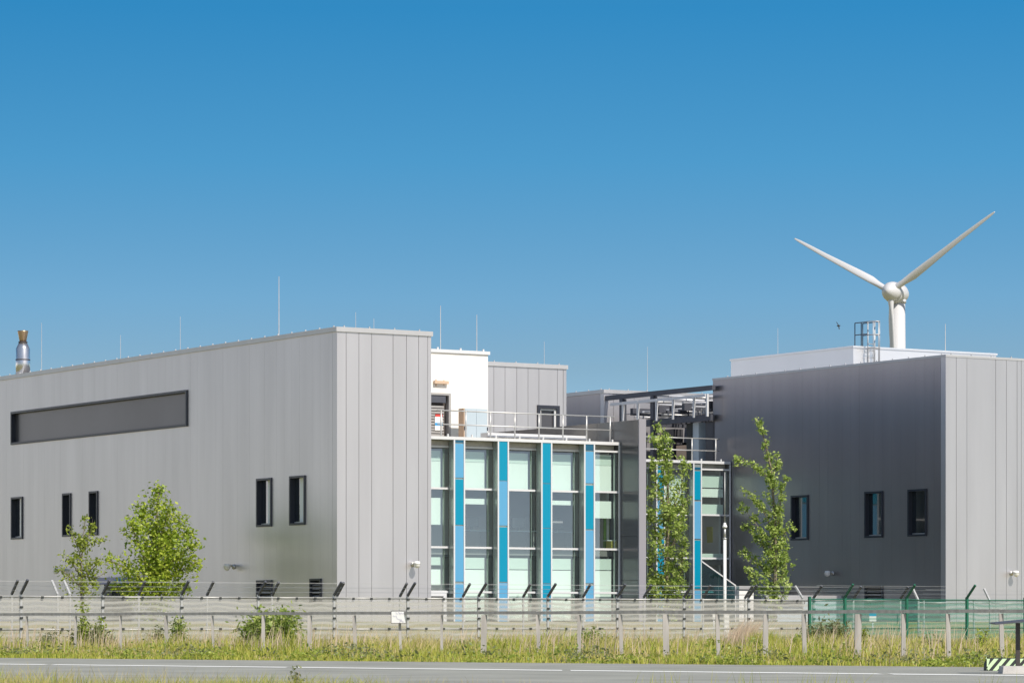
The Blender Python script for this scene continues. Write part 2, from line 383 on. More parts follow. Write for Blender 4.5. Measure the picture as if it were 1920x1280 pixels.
# --- left building
LB = thing('office_building', 'large silver-grey metal clad block filling the left half, with a long dark strip window', 'building', (0, 0, .85))
ZL = 10.94; LU = 3.75; LV = 46.0
def vz(x0, x1, ys, u):      # photo columns and (top at x0, top at x1, bottom at x0, bottom at x1) rows on flank u
    va, vb = v_at(x0, u), v_at(x1, u)
    zt = (z_at(ys[0], u, va)+z_at(ys[1], u, vb))/2; zb = (z_at(ys[2], u, va)+z_at(ys[3], u, vb))/2
    return min(va, vb), max(va, vb), zb, zt
lwin = [vz(22, 43, (932, 931, 1011, 1010), 0), vz(118, 133.5, (925, 923, 1005, 1004), 0), vz(168, 184, (921, 919, 1004, 1002), 0),
        vz(482, 510, (898, 894, 988, 987), 0), vz(544, 573, (894, 890, 986, 984), 0)]
lzt = sum(w[3] for w in lwin)/5; lzb = sum(w[2] for w in lwin)/5
lwin = [(a, b, lzb, lzt) for a, b, _, _ in lwin]
lstrip = vz(22, 352, (773, 729.5, 832, 801), 0)
lvent = [vz(482, 511, (1088, 1086, 1132, 1132), 0), vz(582, 603, (1085, 1083, 1132, 1132), 0)]
fseam = [u_at(x, 0) for x in (649, 673, 697, 737, 762, 785, 802)]
body = MB(); body.box(.29, LU-.29, .29, LV-.29, GZ, ZL-.12); body.build('core', M['seam'], LB)
cl = MB()
clad_face(cl, 'u', 0, -1, 0, LU, GZ, ZL-.02, fseam, [])
sp = [v_at(x, 0) for x in (600, 572, 540, 508, 470, 440, 408, 375, 338, 300, 266, 235)]
sp = seam_pattern(.62, LV)
clad_face(cl, 'v', 0, -1, .31, LV-.31, GZ, ZL-.02, sp, lwin+[lstrip]+lvent, gap=.0035)
clad_face(cl, 'v', LU, 1, .31, LV-.31, GZ, ZL-.02, sp, [])
clad_face(cl, 'u', LV, 1, 0, LU, GZ, ZL-.02, fseam, [])
cl.build('cladding', M['clad'], LB)
cp = MB(); coping(cp, 0, LU, 0, LV, ZL, w=.3); cp.build('coping', M['coping'], LB)
bl = [(.35, .9), None, None, (.36, .88), (.45, .93)]  # width and height shares of the painted sky reflection in each pane
for w, b in zip(lwin, bl): flank_window(LB, 0, *w, blind=b)
for w in lvent: flank_vent(LB, 0, *w)
v0, v1, z0, z1 = lstrip
m = MB(); t = .09
m.box(-.06, .27, v0, v0+t, z0, z1); m.box(-.06, .27, v1-t, v1, z0, z1); m.box(-.06, .27, v0+t, v1-t, z1-t, z1); m.box(-.06, .27, v0+t, v1-t, z0, z0+t)
sw = m.build('strip_window', M['frame_d'], LB)
g = MB(); n = 1
for i in range(n):
    a = v0+t+(v1-v0-2*t)*i/n; b = v0+t+(v1-v0-2*t)*(i+1)/n
    g.box(.12, .16, a+.008, b-.008, z0+t, z1-t)
M['screen'] = mat('dark_metal_screen', (.085, .085, .095), .3, .3, noise=.12, nscale=.35)
g.build('screen_panel', M['screen'], sw)

# --- rooftop blocks behind the left glazed wing
WV = 7.17; WU1 = 10.54
WB = thing('plant_room', 'cream white rooftop block with louvred door beside the big grey left block', 'rooftop block', (LU, WV, 7.3))
zt = 10.92
holes = [(u_at(812, WV)-.9, u_at(845, WV), 7.3, z_at(730, 4.9, WV))]
m = MB()
clad_face(m, 'u', WV, -1, LU+.02, WU1, 7.3, zt, [], holes)
m.box(LU+.02, WU1, WV+.3, WV+3.2, 7.3, zt-.02); m.build('wall', M['white'], WB)
cp = MB(); cp.box(LU+.02, WU1+.06, WV-.06, WV+3.2, zt, zt+.12); a = LU+.6
while a < WU1: cp.box(a-.03, a+.03, WV, WV+.06, zt+.12, zt+.2); a += 1.0
cp.build('coping', M['frame_w'], WB)
h = holes[0]
dm = MB(); dm.box(h[0], h[0]+.06, WV-.02, WV+.25, h[2], h[3]); dm.box(h[1]-.09, h[1]-.001, WV-.02, WV+.25, h[2], h[3]); dm.box(h[0]+.06, h[1]-.09, WV-.02, WV+.25, h[3]-.08, h[3]-.001)
door = dm.build('louvred_door', M['louvre'], WB)
sm = MB(); z = h[2]+.1
while z < h[3]-.45:
    sm.box(h[0]+.06, h[1]-.22, WV+.12, WV+.16, z, z+.075); z += .105
sm.build('slat', M['louvre'], door)
hb = MB(); hb.box(h[0]+.06, h[1]-.2, WV+.02, WV+.2, h[3]-.36, h[3]-.09); hb.build('shutter_box', M['darkst'], door)
pb = MB(); pb.box(h[0]+.06, h[1]-.1, WV+.22, WV+.24, h[2], h[3]-.1); pb.build('backing', M['rust'], door)
ds = MB(); ua, ub = u_at(818, WV), u_at(832, WV); za, zb = z_at(806, ua, WV), z_at(776, ua, WV)
sg = thing('door_sign', 'small white notice with red corner and blue band on the louvred roof door', 'sign', (ua, WV+.1, za))
ds.box(ua, ub, WV+.09, WV+.115, za, zb-.09); ds.build('board', M['plastic_w'], sg)
r_ = MB(); r_.box(ua+.02, ub, WV+.088, WV+.115, zb-.088, zb); r_.build('header', M['red'], sg)
r_ = MB(); r_.box(ua, ub, WV+.084, WV+.089, za+.18, za+.28); r_.build('band', M['blue'], sg)
# light bracket over the door
ua, ub = u_at(812, WV), u_at(838, WV); zc = z_at(716, ua, WV)
lp = thing('wall_lamp', 'long tan lamp fitting on the cream wall above the louvred door', 'lamp', (ua, WV, zc))
m = MB(); m.box(ua, ub, WV-.14, WV-.02, zc-.06, zc+.05); m.build('housing', M['tan'], lp)
m = MB(); m.box(ua+.1, ua+.14, WV-.03, WV, zc-.16, zc+.1); m.build('bracket', M['tan'], lp)
m = MB(); m.box(ub-.16, ub-.12, WV-.03, WV, zc-.1, zc+.09); m.build('bracket', M['tan'], lp)
# cabinets on the terrace
for nm, xa, xb, yt, key, lab, dd in (('cabinet', 869.3, 871.0, 765, 'tan', 'narrow tan cabinet on the roof terrace left of the pale blue one', .36), ('cabinet', 871.5, 914, 765, 'bluegrey', 'pale blue-grey cabinet on the roof terrace in front of the cream block', .34)):
    ua, ub = u_at(xa, 6.2), u_at(xb, 6.2); z1 = z_at(yt, ua, 6.2)
    c = thing(nm, lab, 'cabinet', (ua, 6.2, 7.3), 'cabinets on the roof terrace')
    m = MB(); m.box(ua, ub, 6.2, 6.2+dd, 7.36, z1); m.box(ua+.005, ub-.005, 6.24, 6.2+dd, 7.3, 7.36); m.build('housing', M[key], c)
    m = MB()
    if ub-ua > .5:
        mid = (ua+ub)/2; m.box(ua+.03, mid-.01, 6.185, 6.2, 7.4, z1-.04); m.box(mid+.01, ub-.03, 6.185, 6.2, 7.4, z1-.04)
    else: m.box(ua+.004, ub-.004, 6.185, 6.2, 7.4, z1-.04)
    m.build('door', M[key], c)
    m = MB(); m.box(ub-.03, ub-.01, 6.15, 6.185, 8.0, 8.14); m.build('handle', M['frame_d'], c)
# grey rooftop block
GV = 10.5; GU0 = WU1+.03; GU1 = u_at(1062, GV)
GB = thing('rooftop_block', 'light grey panelled rooftop block with a dark framed doorway right of the cream block', 'rooftop block', (GU0, GV, 7.3))
zg = 10.94
ga, gb = u_at(1007, GV), u_at(1048.5, GV); gz = z_at(759, ga, GV)
gs = [u_at(x, GV) for x in (926, 947, 969, 990, 1010.5, 1045, 1056)]
m = MB(); clad_face(m, 'u', GV, -1, GU0, GU1, 7.3, zg-.02, gs, [(ga, gb, 7.3, gz)])
clad_face(m, 'v', GU1, 1, GV+.31, GV+50, 7.3, zg-.02, seam_pattern(GV+.5, GV+50), [])  # unseen rear length, extended to block the low haze from the right flank
m.build('cladding', M['clad'], GB)
m = MB(); m.box(GU0, GU1-.3, GV+.3, GV+50, 7.3, zg-.1); m.build('core', M['seam'], GB)
m = MB(); coping(m, GU0+.05, GU1, GV, GV+50, zg); m.build('coping', M['coping'], GB)
m = MB(); t = .13
m.box(ga, ga+t, GV-.05, GV+.25, 7.3, gz); m.box(gb-t, gb, GV-.05, GV+.25, 7.3, gz); m.box(ga+t, gb-t, GV-.05, GV+.25, gz-t, gz)
dr = m.build('roof_door', M['frame_d'], GB)
m = MB(); m.box(ga+t, ga+t+.07, GV+.02, GV+.1, 7.3, gz-t); m.box(gb-t-.09, gb-t, GV+.02, GV+.1, 7.3, gz-t); m.box(ga+t+.07, gb-t-.09, GV+.02, GV+.1, gz-t-.07, gz-t); m.build('sash', M['frame_w'], dr)
m = MB(); m.box(ga+t+.07, gb-t-.09, GV+.12, GV+.15, 7.3, gz-t-.07); m.build('leaf', M['screen'], dr)

# --- dividing wall
WLU = 12.5; WT = 8.2
wu1 = u_at(1210.5, 0)
DW = thing('dividing_wall', 'dark glossy panelled wall between the two glazed wings, with a pale grey end', 'wall', (WLU, 0, .85))
m = MB(); rows = [GZ, 2.4, 4.0, 5.6, 7.2, WT]
for i in range(len(rows)-1):
    for k in range(5): m.box(WLU, wu1-.03, .03+k*2.7, .03+(k+1)*2.7-.015, rows[i]+(.008 if i else 0), rows[i+1]-.008)
m.build('panel', M['clad_d'], DW)
m = MB(); m.box(WLU+.02, wu1-.05, .04, 13.4, GZ, WT-.02); m.build('core', M['seam'], DW)
M['endg'] = mat('pillar_grey', (.30, .29, .32), .5, .2)
m = MB(); m.box(WLU-.01, wu1, -.03, .03, GZ, WT+.02); m.build('end_panel', M['endg'], DW)

# --- glazed wings
def glazed_wing(root, VF, u_start, u_end, fins, fw, zt, rows, bays, panels, depth, room_d, top_over=.0):
    """fins: list of left edges u; glass set back .37 behind the fin fronts"""
    VG = VF+.37; zb = .85
    # floor slabs, rear wall, ceiling
    m = MB(); m.box(u_start, u_end, VG+.12, VG+room_d, 3.28, 3.48); m.box(u_start, u_end, VG+.12, VG+room_d, .75, .9); m.build('floor_slab', M['roomfl'], root)
    m = MB(); m.box(u_start, u_end, VG+room_d, VG+room_d+.2, .9, zt-.25); m.box(u_start-.0, u_start+.1, VG+.12, VG+room_d, .9, 3.28); m.box(u_start, u_start+.1, VG+.12, VG+room_d, 3.48, zt-.25)
    m.box(u_end-.12, u_end-.02, VG+.3, VG+room_d, .9, 3.28); m.box(u_end-.12, u_end-.02, VG+.3, VG+room_d, 3.48, zt-.25)
    m.build('inner_wall', M['room'], root)
    m = MB(); m.box(u_start, u_end, VG+.02, VG+depth, zt-.25, zt-.06); m.build('roof', M['conc'], root)
    m = MB(); m.box(u_start, u_end, VF-.02, VG+.3, zt-.05, zt+.06); a = u_start+.4
    while a < u_end: m.box(a-.025, a+.025, VF, VF+.05, zt+.06, zt+.15); a += 1.0
    m.build('coping', M['frame_w'], root)
    edges = list(fins)
    for i, fu in enumerate(edges):
        f = MB(); f.box(fu, fu+fw, VF+.03, VG-.02, .6, zt-.055); fin = f.build('fin', M['fin'], root)
        e = MB(); ew = .045
        e.box(fu-.012, fu+ew, VF-.015, VF+.03, .6, zt-.055); e.box(fu+fw-ew, fu+fw+.012, VF-.015, VF+.03, .6, zt-.055); e.build('edge_trim', M['frame_w'], fin)
        zz = panels[i]
        for (za, zbm, key) in zz:
            p = MB(); p.box(fu+ew+.005, fu+fw-ew-.005, VF+.0, VF+.025, za+.012, zbm-.012); p.build('panel', M[key], fin)
    # bays
    lo = [u_start]+[e+fw for e in edges]; hi = [e for e in edges]+[u_end]
    for i, (a, b) in enumerate(zip(lo, hi)):
        if b-a < .1: continue
        VB = VG if i < len(lo)-1 else VF+.05
        g = MB(); w = None
        fr = MB()
        for k, z in enumerate(rows): fr.box(a+.0, b, VB-.03, VB+.04, z-.035, z+.035)
        fr.box(a, b, VB-.03, VB+.04, zt-.32, zt-.255)
        fr.box(a, a+.04, VB-.025, VB+.035, .6, zt-.26)
        w = fr.build('window', M['frame_w'], root)
        zz = [.6]+list(rows[::-1])+[zt-.32]
        for k in range(len(zz)-1):
            g.add([(a+.045, VB, zz[k]+.036), (b-.005, VB, zz[k]+.036), (b-.005, VB, zz[k+1]-.036), (a+.045, VB, zz[k+1]-.036)], [(0, 1, 2, 3)])
        g.build('pane', M['glass'], w)
        d = MB(); d.box(b-.17, b-.14, VB+.05, VB+.13, .9, zt-.32); d.build('mullion', M['fin'], w)
        bay = bays[i] if i < len(bays) else bays[-1]
        for (z1, z0, key) in bay:
            bl = MB(); bl.box(a+.03, b-.21, VB+.2, VB+.215, z0, z1); bl.build('blind', M[key], w)
G1V = 1.2
G1 = thing('glazed_wing', 'glazed wing with mint blinds and four blue striped fins beside the left grey block', 'building', (LU, G1V, .85))
fx = [u_at(x, G1V) for x in (851, 933.5, 1015, 1095.5)]
zz = lambda y: z_at(y, 8.5, G1V)
zA, zB, zC = 5.61, 3.53, 1.95
top = lambda z0=7.05: []
def bayspec(low_blind, gap=0):
    """head box, upper blind full, spandrel gap, middle blind down by low_blind, lower storey blind"""
    r = [(6.95, 6.58, 'blind2'), (6.57, zA+.04, 'blind')]
    if low_blind: r.append((5.28, 5.28-low_blind, 'blind'))
    r += [(3.18, 2.78, 'blind2'), (2.75, .95, 'blind')]
    return r
b1 = bayspec(.95); b1[-1] = (2.75, 2.2, 'blind')
b1[-2] = (3.18, 2.9, 'blind2')
bays = [b1, bayspec(.20), bayspec(0), bayspec(.16), bayspec(.62)]
zf = 7.3
P1 = [(zz(834), zz(828), 'cap_shade'), (zz(899), zz(835), 'lblue'), (zz(986), zz(901), 'cyan'), (zz(1091), zz(987), 'lblue'), (.62, zz(1094), 'lblue')]
P2 = [(zz(902), zz(828), 'cyan'), (zz(986), zz(902), 'lblue'), (zz(1091), zz(988), 'cyan'), (.62, zz(1092), 'lblue')]
P3 = [(zz(905), zz(828), 'cyan'), (zz(989), zz(905), 'cyan'), (zz(1093), zz(989), 'cyan'), (.62, zz(1093), 'cyan')]
P4 = [(zz(841), zz(828), 'cap_shade'), (zz(903), zz(842), 'lblue'), (zz(990), zz(906), 'cyan'), (zz(1092), zz(991), 'lblue'), (.62, zz(1096), 'lblue')]
glazed_wing(G1, G1V, LU+.02, WLU-.02, fx, .45, 7.37, (zA, zB, zC), bays, [P1, P2, P3, P4], 11.5, 5.4)
m = MB(); m.box(WLU-.075, WLU-.015, G1V-.03, G1V+.02, .6, 7.315); m.build('end_trim', M['frame_w'], G1)
# entrance door in the first bay
da, db = u_at(800, G1V), u_at(842, G1V); dz = z_at(1106, da, G1V)
m = MB(); m.box(da, db-.13, G1V+.16, G1V+.34, dz-.2, dz); m.box(db-.13, db, G1V+.16, G1V+.34, .6, dz)
dd = m.build('entrance_door', M['frame_w'], G1)
m = MB(); z = .95
m.box(da, db-.13, G1V+.26, G1V+.3, .6, dz-.2)
m.build('leaf', M['louvre'], dd)
# office things seen through the glass
def inside(name, lab, cat, u, v, z, parts):
    t_ = thing(name, lab, cat, (u, v, z))
    for nm, key, bx in parts:
        m = MB()
        for b in bx: m.box(u+b[0], u+b[1], v+b[2], v+b[3], z+b[4], z+b[5])
        m.build(nm, M[key], t_)
    return t_
ub = u_at(1142, 1.6)
inside('storage_box', 'yellow cardboard box standing inside the rightmost window bay', 'box', ub, 1.45, 3.57, [('body', 'yellow', [(0, .40, 0, .35, 0, .27)]), ('lid', 'blind', [(-.18, .22, -.0, .36, .275, .30)])])
inside('partition', 'dark olive green partition panel behind the yellow box', 'partition', u_at(1131, 1.95), 1.9, 3.48, [('panel', 'green', [(0, .42, 0, .05, .05, 1.75)]), ('post', 'darkst', [(.43, .48, 0, .05, 0, 1.8)])])
M['chairg'] = mat('chair_grey', (.28, .28, .30), .6)
for k, (px, dv, rot) in enumerate(((893, 3.4, 0), (980, 3.2, 0), (1052, 3.4, 0))):
    u = u_at(px, dv)
    inside('desk', ('pale desk with a flat monitor behind the %s glazed bay' % ('second', 'third', 'fourth')[k]), 'desk', u, dv, 3.48,
           [('desk_top', 'bluegrey', [(-.6, .6, 0, .7, .70, .74)]), ('leg', 'galv', [(-.56, -.52, .1, .6, 0, .70)]), ('leg', 'galv', [(.52, .56, .1, .6, 0, .70)]),
            ('monitor', 'chairg', [(-.28, .28, .30, .34, .86, 1.22), (-.03, .03, .32, .36, .74, .86)])])

# rear glazed wing
G2V = 14.0; RU = 26.75
G2 = thing('glazed_wing', 'rear glazed wing with blue fins half hidden behind the slim poplar', 'building', (WLU, G2V, .85))
fu = u_at(1300, G2V)
f2 = [fu-1.86*k for k in range(6, -1, -1)]
zq = lambda y: z_at(y, 25, G2V)
Q = [(zq(880), zq(875), 'cap_shade'), (zq(937), zq(882), 'cyan'), (zq(1010), zq(939), 'lblue'), (zq(1103), zq(1012), 'cyan'), (.62, zq(1106), 'lblue')]
Q2 = [(zq(905), zq(875), 'lblue'), (zq(960), zq(905), 'lblue'), (zq(1040), zq(961), 'cyan'), (.62, zq(1041), 'cyan')]
b2 = [(7.0, 6.5, 'blind2'), (6.45, 6.1, 'blind')]
bx_ = [[]]*6+[[(7.0, 6.6, 'blind2'), (6.58, 5.75, 'blind')]]+[b2+[(5.8, 5.35, 'blind2'), (3.75, 3.5, 'blind2')]]
glazed_wing(G2, G2V, wu1+.05, RU-.03, f2, .42, 7.53, (5.35, 3.55, 2.15), bx_, [Q2 if k % 2 else Q for k in range(1, 7)]+[Q], 9.0, 4.5)
m = MB(); m.box(RU-.09, RU-.035, G2V-.03, G2V+.02, .6, 7.46); m.build('end_trim', M['frame_w'], G2)
u = u_at(1334, 15.3)
ch = thing('office_chair', 'mustard yellow chair visible inside the rear glazed wing', 'chair', (u, 15.3, 3.48))
m = MB(); m.box(u-.05, u+.36, 15.1, 15.5, 3.48+.43, 3.48+.5); m.build('seat', M['yellow'], ch)
m = MB(); m.add([(u-.13, 15.1, 4.9), (u-.05, 15.1, 3.92), (u+.02, 15.1, 3.92), (u-.06, 15.1, 4.9), (u-.13, 15.5, 4.9), (u-.05, 15.5, 3.92), (u+.02, 15.5, 3.92), (u-.06, 15.5, 4.9)],
      [(0, 1, 2, 3), (7, 6, 5, 4), (0, 4, 5, 1), (2, 6, 7, 3), (0, 3, 7, 4), (1, 5, 6, 2)]); m.build('backrest', M['yellow'], ch)
m = MB(); m.box(u+.12, u+.18, 15.27, 15.33, 3.5, 3.92); m.box(u-.1, u+.4, 15.28, 15.32, 3.48, 3.53); m.build('base', M['darkst'], ch)

# terrace railings
def railing(label, v, u0, u1, n, z0, h=1.0):
    r = thing('handrail', label, 'railing', (u0, v, z0), 'tubular handrails on the terraces')
    for i in range(n):
        u = u0+(u1-u0)*i/(n-1); m = MB(); m.tube([(u, v, z0), (u, v, z0+h)], .028, 6); m.build('post', M['galv'], r)
    for z in (h, h*.5):
        m = MB(); m.tube([(u0-.15, v, z0+z), (u1+.2, v, z0+z)], .026, 6); m.build('rail', M['galv'], r)
railing('tubular steel handrail along the front edge of the left glazed wing roof', 1.75, u_at(827, 1.75), u_at(1144, 1.75), 8, 7.4, .98)
railing('shorter steel handrail along the rear glazed wing roof beside the right block', 14.6, u_at(1207, 14.6), u_at(1342, 14.6), 4, 7.55, 1.0)
m = MB(); ct = thing('cable_tray', 'long flat white tray lying on the left terrace behind the handrail', 'cable tray', (u_at(900, 2.6), 2.6, 7.32))
a, b = u_at(912, 2.6), u_at(1098, 2.6)
m.box(a, b, 2.5, 3.0, 7.55, 7.70); m.build('tray', M['frame_w'], ct)
m = MB()
for k in range(8): q = a+(b-a)*(k+.5)/8; m.box(q-.04, q+.04, 2.55, 2.95, 7.31, 7.55)
m.build('foot', M['conc'], ct)

# --- right building
RZ = 11.11; RV = 45.0; RU1 = RU+26
RB = thing('office_building', 'large grey clad block at the right, its flank darkened in colour for shade, its lit end wall pale grey', 'building', (RU, 0, .85))
rw = [vz(1484, 1516, (928, 927, 1012, 1011), RU), vz(1622, 1656, (922, 920, 1008, 1007), RU), vz(1703, 1738, (918, 916, 1006, 1005), RU)]
a = sum(w[3] for w in rw)/3; b = sum(w[2] for w in rw)/3; rw = [(w[0], w[1], b, a) for w in rw]
rvent = vz(1622, 1656, (1098, 1097, 1140, 1140), RU)
RD = 15.3
m = MB(); rs = [u_at(x, 0) for x in (1793, 1813, 1867, 1887, 1907, 1915)]; rs += seam_pattern(rs[-1]+.5, RU1)
clad_face(m, 'u', 0, -1, RU, RU1, GZ, RZ-.02, rs, [])
m.build('front_cladding', M['clad'], RB)
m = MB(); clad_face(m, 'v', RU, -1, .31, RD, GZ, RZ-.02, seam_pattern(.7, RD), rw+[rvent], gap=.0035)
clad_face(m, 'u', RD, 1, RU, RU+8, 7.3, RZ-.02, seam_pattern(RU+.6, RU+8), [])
m.build('flank_cladding', M['clad_shade'], RB)
m = MB(); m.box(RU+.29, RU1, .29, RD-.29, GZ, RZ-.12); m.box(RU+7, RU1, RD-.29, RV, GZ, RZ-.12); m.build('core', M['seam'], RB)
m = MB(); coping(m, RU, RU1, 0, RD, RZ, h=.09, over=.02, w=.35); m.build('coping', M['coping'], RB)
for w in rw: flank_window(RB, RU, *w)
flank_vent(RB, RU, *rvent)
# white block on its roof
PV = 9.9; PU = 30.0; PU1 = u_at(1868, PV); PZ = 12.29
PB = thing('plant_room', 'flat bright white rooftop block on the right grey building', 'rooftop block', (PU, PV, RZ-.1))
m = MB(); m.box(PU, PU1, PV, PV+8.6, RZ-.1, PZ-.08); m.build('wall', M['whitem'], PB)
m = MB(); m.box(PU-.04, PU1+.04, PV-.04, PV+8.64, PZ-.08, PZ); m.build('coping', M['whitem'], PB)
# cage ladder
lu = u_at(1630, PV-.3); lz0 = RZ-.1
LD = thing('cage_ladder', 'thin steel ladder with hooped safety cage on the white rooftop block', 'ladder', (lu, PV, lz0))
m = MB()
for s in (0, .36): m.tube([(lu+s, PV-.2, lz0), (lu+s, PV-.2, PZ+1.0)], .025, 6)
m.build('stile', M['galv'], LD)
z = lz0+.25
while z < PZ+.2: m = MB(); m.tube([(lu, PV-.2, z), (lu+.36, PV-.2, z)], .015, 5); z += .28; m.build('rung', M['galv'], LD)
m = MB()
for z in (PZ-.75, PZ-.1, PZ+.45, PZ+1.0):
    m.tube([(lu+.18+.24*math.cos(t*math.pi/8+math.pi), PV-.2-.48*math.sin(t*math.pi/8), z) for t in range(9)], .02, 5)
for t in (2, 4, 6): 
    x_, y_ = lu+.18+.24*math.cos(t*math.pi/8+math.pi), PV-.2-.48*math.sin(t*math.pi/8)
    m.tube([(x_, y_, PZ-.75), (x_, y_, PZ+1.0)], .016, 5)
m.build('cage', M['galv'], LD)
m = MB()
for z in (PZ+.5, PZ+1.0): m.tube([(lu, PV-.2, z), (lu-.05, PV+.6, z)], .022, 5); m.tube([(lu+.36, PV-.2, z), (lu+.36, PV+.6, z)], .022, 5)
for q in ((lu-.05, PV+.6), (lu-.03, PV+.2), (lu+.36, PV+.6)): m.tube([(*q, PZ), (*q, PZ+1.0)], .022, 5)
m.build('guard_rail', M['darkst'], LD)

# --- rear block and the steel frame on the courtyard roof
BV = 23.0; BU = 26.4; BZ = 11.08
BB = thing('rooftop_block', 'low grey block with flank darkened in colour for shade, at the back between the two big buildings', 'rooftop block', (BU, BV, 7.0))
m = MB(); clad_face(m, 'u', BV, -1, BU, BU+14, 6.5, BZ, seam_pattern(BU+.5, BU+14, (1.1,)), [(BU+3.2, BU+6.4, 6.5, 8.9)])
m.build('front_cladding', M['clad'], BB)
m = MB(); clad_face(m, 'v', BU, -1, BV+.31, BV+26, 6.5, BZ, seam_pattern(BV+.8, BV+26), [], gap=.0035); m.build('flank_cladding', M['clad_shade'], BB)
m = MB(); m.box(BU+.29, BU+14, BV+.29, BV+26, 6.5, BZ-.1); m.build('core', M['seam'], BB)
m = MB(); coping(m, BU, BU+14, BV, BV+26, BZ); m.build('coping', M['coping'], BB)

SF = thing('steel_frame', 'dark steel roof frame full of pipes and brackets beside the right block', 'steel frame', (BU+.1, RD+.2, 7.5))
fu0, fu1, fv0, fv1, fz = BU+.05, BU+4.4, RD-.35, BV-.02, 10.83
m = MB()
m.box(fu0, fu0+.18, fv0, fv1, fz-.2, fz)
m.build('edge_beam', M['darkst'], SF)
m = MB(); m.box(fu1, fu1+.25, fv0, fv1, 9.95, 10.25); m.build('edge_beam', M['darkst'], SF)
for v in (RD+.2, 17.3, 19.2, 21.2):
    m = MB(); m.box(fu0+.25, fu1, v, v+.2, 9.9, 10.2); m.build('cross_beam', M['darkst'], SF)
for x in (1222, 1164):
    v = v_at(x, fu0); m = MB(); m.box(fu0, fu0+.22, v-.12, v+.12, 7.3, fz-.21); m.build('column', M['darkst'], SF)
    m = MB(); m.box(fu1-.02, fu1+.27, v-.15, v+.15, 7.3, 9.94); m.build('column', M['darkst'], SF)
dk = z_at(787, fu0, 18)
m = MB(); m.box(fu0, fu0+.2, fv0+.1, fv1-1.2, dk-.16, dk+.1); m.box(fu0+.2, fu1-1.2, fv0+.5, fv0+.7, dk-.1, dk+.08); m.box(fu0+.2, fu1, 18.8, 19.0, dk-.1, dk+.08); m.box(fu0+.2, fu1, 21.0, 21.2, dk-.1, dk+.08)
m.build('deck_beam', M['darkst'], SF)
for x in (1168, 1196, 1231, 1262, 1301, 1326):
    v = v_at(x, fu0-.12); m = MB(); m.box(fu0-.16, fu0-.07, v-.04, v+.04, dk, fz-.36); m.build('hanger', M['frame_w'], SF)
m = MB(); m.box(fu0-.15, fu0-.08, fv0+.3, fv1-.6, fz-.48, fz-.36); m.build('light_rail', M['frame_w'], SF)
M['pipe'] = mat('pale_pipe', (.66, .67, .70), .4, .3)
rnd = random.Random(3)
for k in range(40):       # pipe runs at several levels inside the frame
    v = rnd.uniform(fv0+.3, fv1-1.5); z = rnd.choice([dk+.15, dk+.22, dk+.3, dk+.4, dk+.5, dk+.75, dk+.95, dk+1.1]); r = rnd.choice([.025, .04, .06])
    m = MB()
    if k % 2: m.tube([(fu0+rnd.uniform(.2, 1), v, z), (fu1-rnd.uniform(.2, 2), v, z)], r, 8)
    else:
        u = rnd.uniform(fu0+.3, fu1-.6); va = rnd.uniform(fv0+.5, 17.5); vb = rnd.uniform(18, fv1-.5)
        m.tube([(u, va, z), (u, vb, z)], r, 8)
    m.build('pipe', M['pipe' if k % 3 else 'galv'], SF)
for k in range(26):
    u = rnd.uniform(fu0+.2, fu1-1); v = rnd.uniform(fv0+.3, 18.5); z = dk+rnd.uniform(.05, .5)
    m = MB(); m.box(u, u+rnd.uniform(.1, .5), v, v+rnd.uniform(.1, .4), z, z+rnd.uniform(.06, .22)); m.build('bracket', M['galv' if k % 2 else 'darkst'], SF)
for k in range(16):
    v = rnd.uniform(fv0+.2, fv1-1); m = MB(); u = rnd.uniform(fu0+.3, fu0+3)
    m.box(u, u+.045, v, v+.045, dk, 10.2); m.build('strut', M['galv' if k % 3 == 0 else 'darkst'], SF)
# dark screens and a shiny duct under the deck
for xa, xb, uu, key, nm in ((1287, 1297, fu0+.3, 'black', 'screen'), (1297.5, 1310, fu0+.35, 'bluegrey', 'duct'), (1323, 1340, fu0+.3, 'screen', 'screen'), (1237, 1263, fu0+2.2, 'screen', 'screen')):
    va, vb = v_at(xb, uu), v_at(xa, uu); m = MB(); m.box(uu, uu+.5, va, vb, 7.3, dk-.18); m.build(nm, M[key], SF)
m = MB(); v = v_at(1268, fu0+.5); m.box(fu0+.5, fu0+2.5, v_at(1288, fu0+.5), v, 7.3, 8.45); m.build('plant_unit', M['tan'], SF)

# --- small wall of the sunken entrance with sloping glass balustrade
EU = u_at(1392, 9.0)
q0 = Vector(W(u_at(1318, 11.5), 11.5)); 
RP = thing('ramp_balustrade', 'sloping green glass balustrade ending at a low white wall behind the lamp post', 'balustrade', (u_at(1316, 11.0), 11.0, .9))
ua, ub = u_at(1316, 11.0), u_at(1379, 11.0); za, zb = z_at(1052, ua, 11.0), z_at(1097, ub, 11.0)
m = MB(); um = (ua+ub)/2; zm = (za+zb)/2
for (p, q, zp, zq_) in ((ua, um-.01, za, zm), (um+.01, ub, zm, zb)):
    m.add([(p, 11, .8), (q, 11, .8), (q, 11, zq_), (p, 11, zp), (p, 11.02, .8), (q, 11.02, .8), (q, 11.02, zq_), (p, 11.02, zp)],
          [(0, 1, 2, 3), (7, 6, 5, 4), (3, 2, 6, 7), (0, 3, 7, 4), (1, 5, 6, 2), (0, 4, 5, 1)])
m.build('glass_panel', M['glass2'], RP)
m = MB(); m.bar((ua, 11.01, za), (ub, 11.01, zb), .05); m.bar((ub, 11.01, zb), (ub, 11.01, .8), .05); m.build('cap_rail', M['frame_w'], RP)
LW = thing('low_wall', 'low white boarded wall at the foot of the sloping glass balustrade', 'wall', (ub, 10.8, .85))
uc = u_at(1413, 10.8); zt_ = z_at(1104, ub, 10.8)
m = MB()
z = .6
while z < zt_-.1: m.box(ub+.04, uc, 10.8, 12.4, z, min(z+.19, zt_-.02)); z += .2
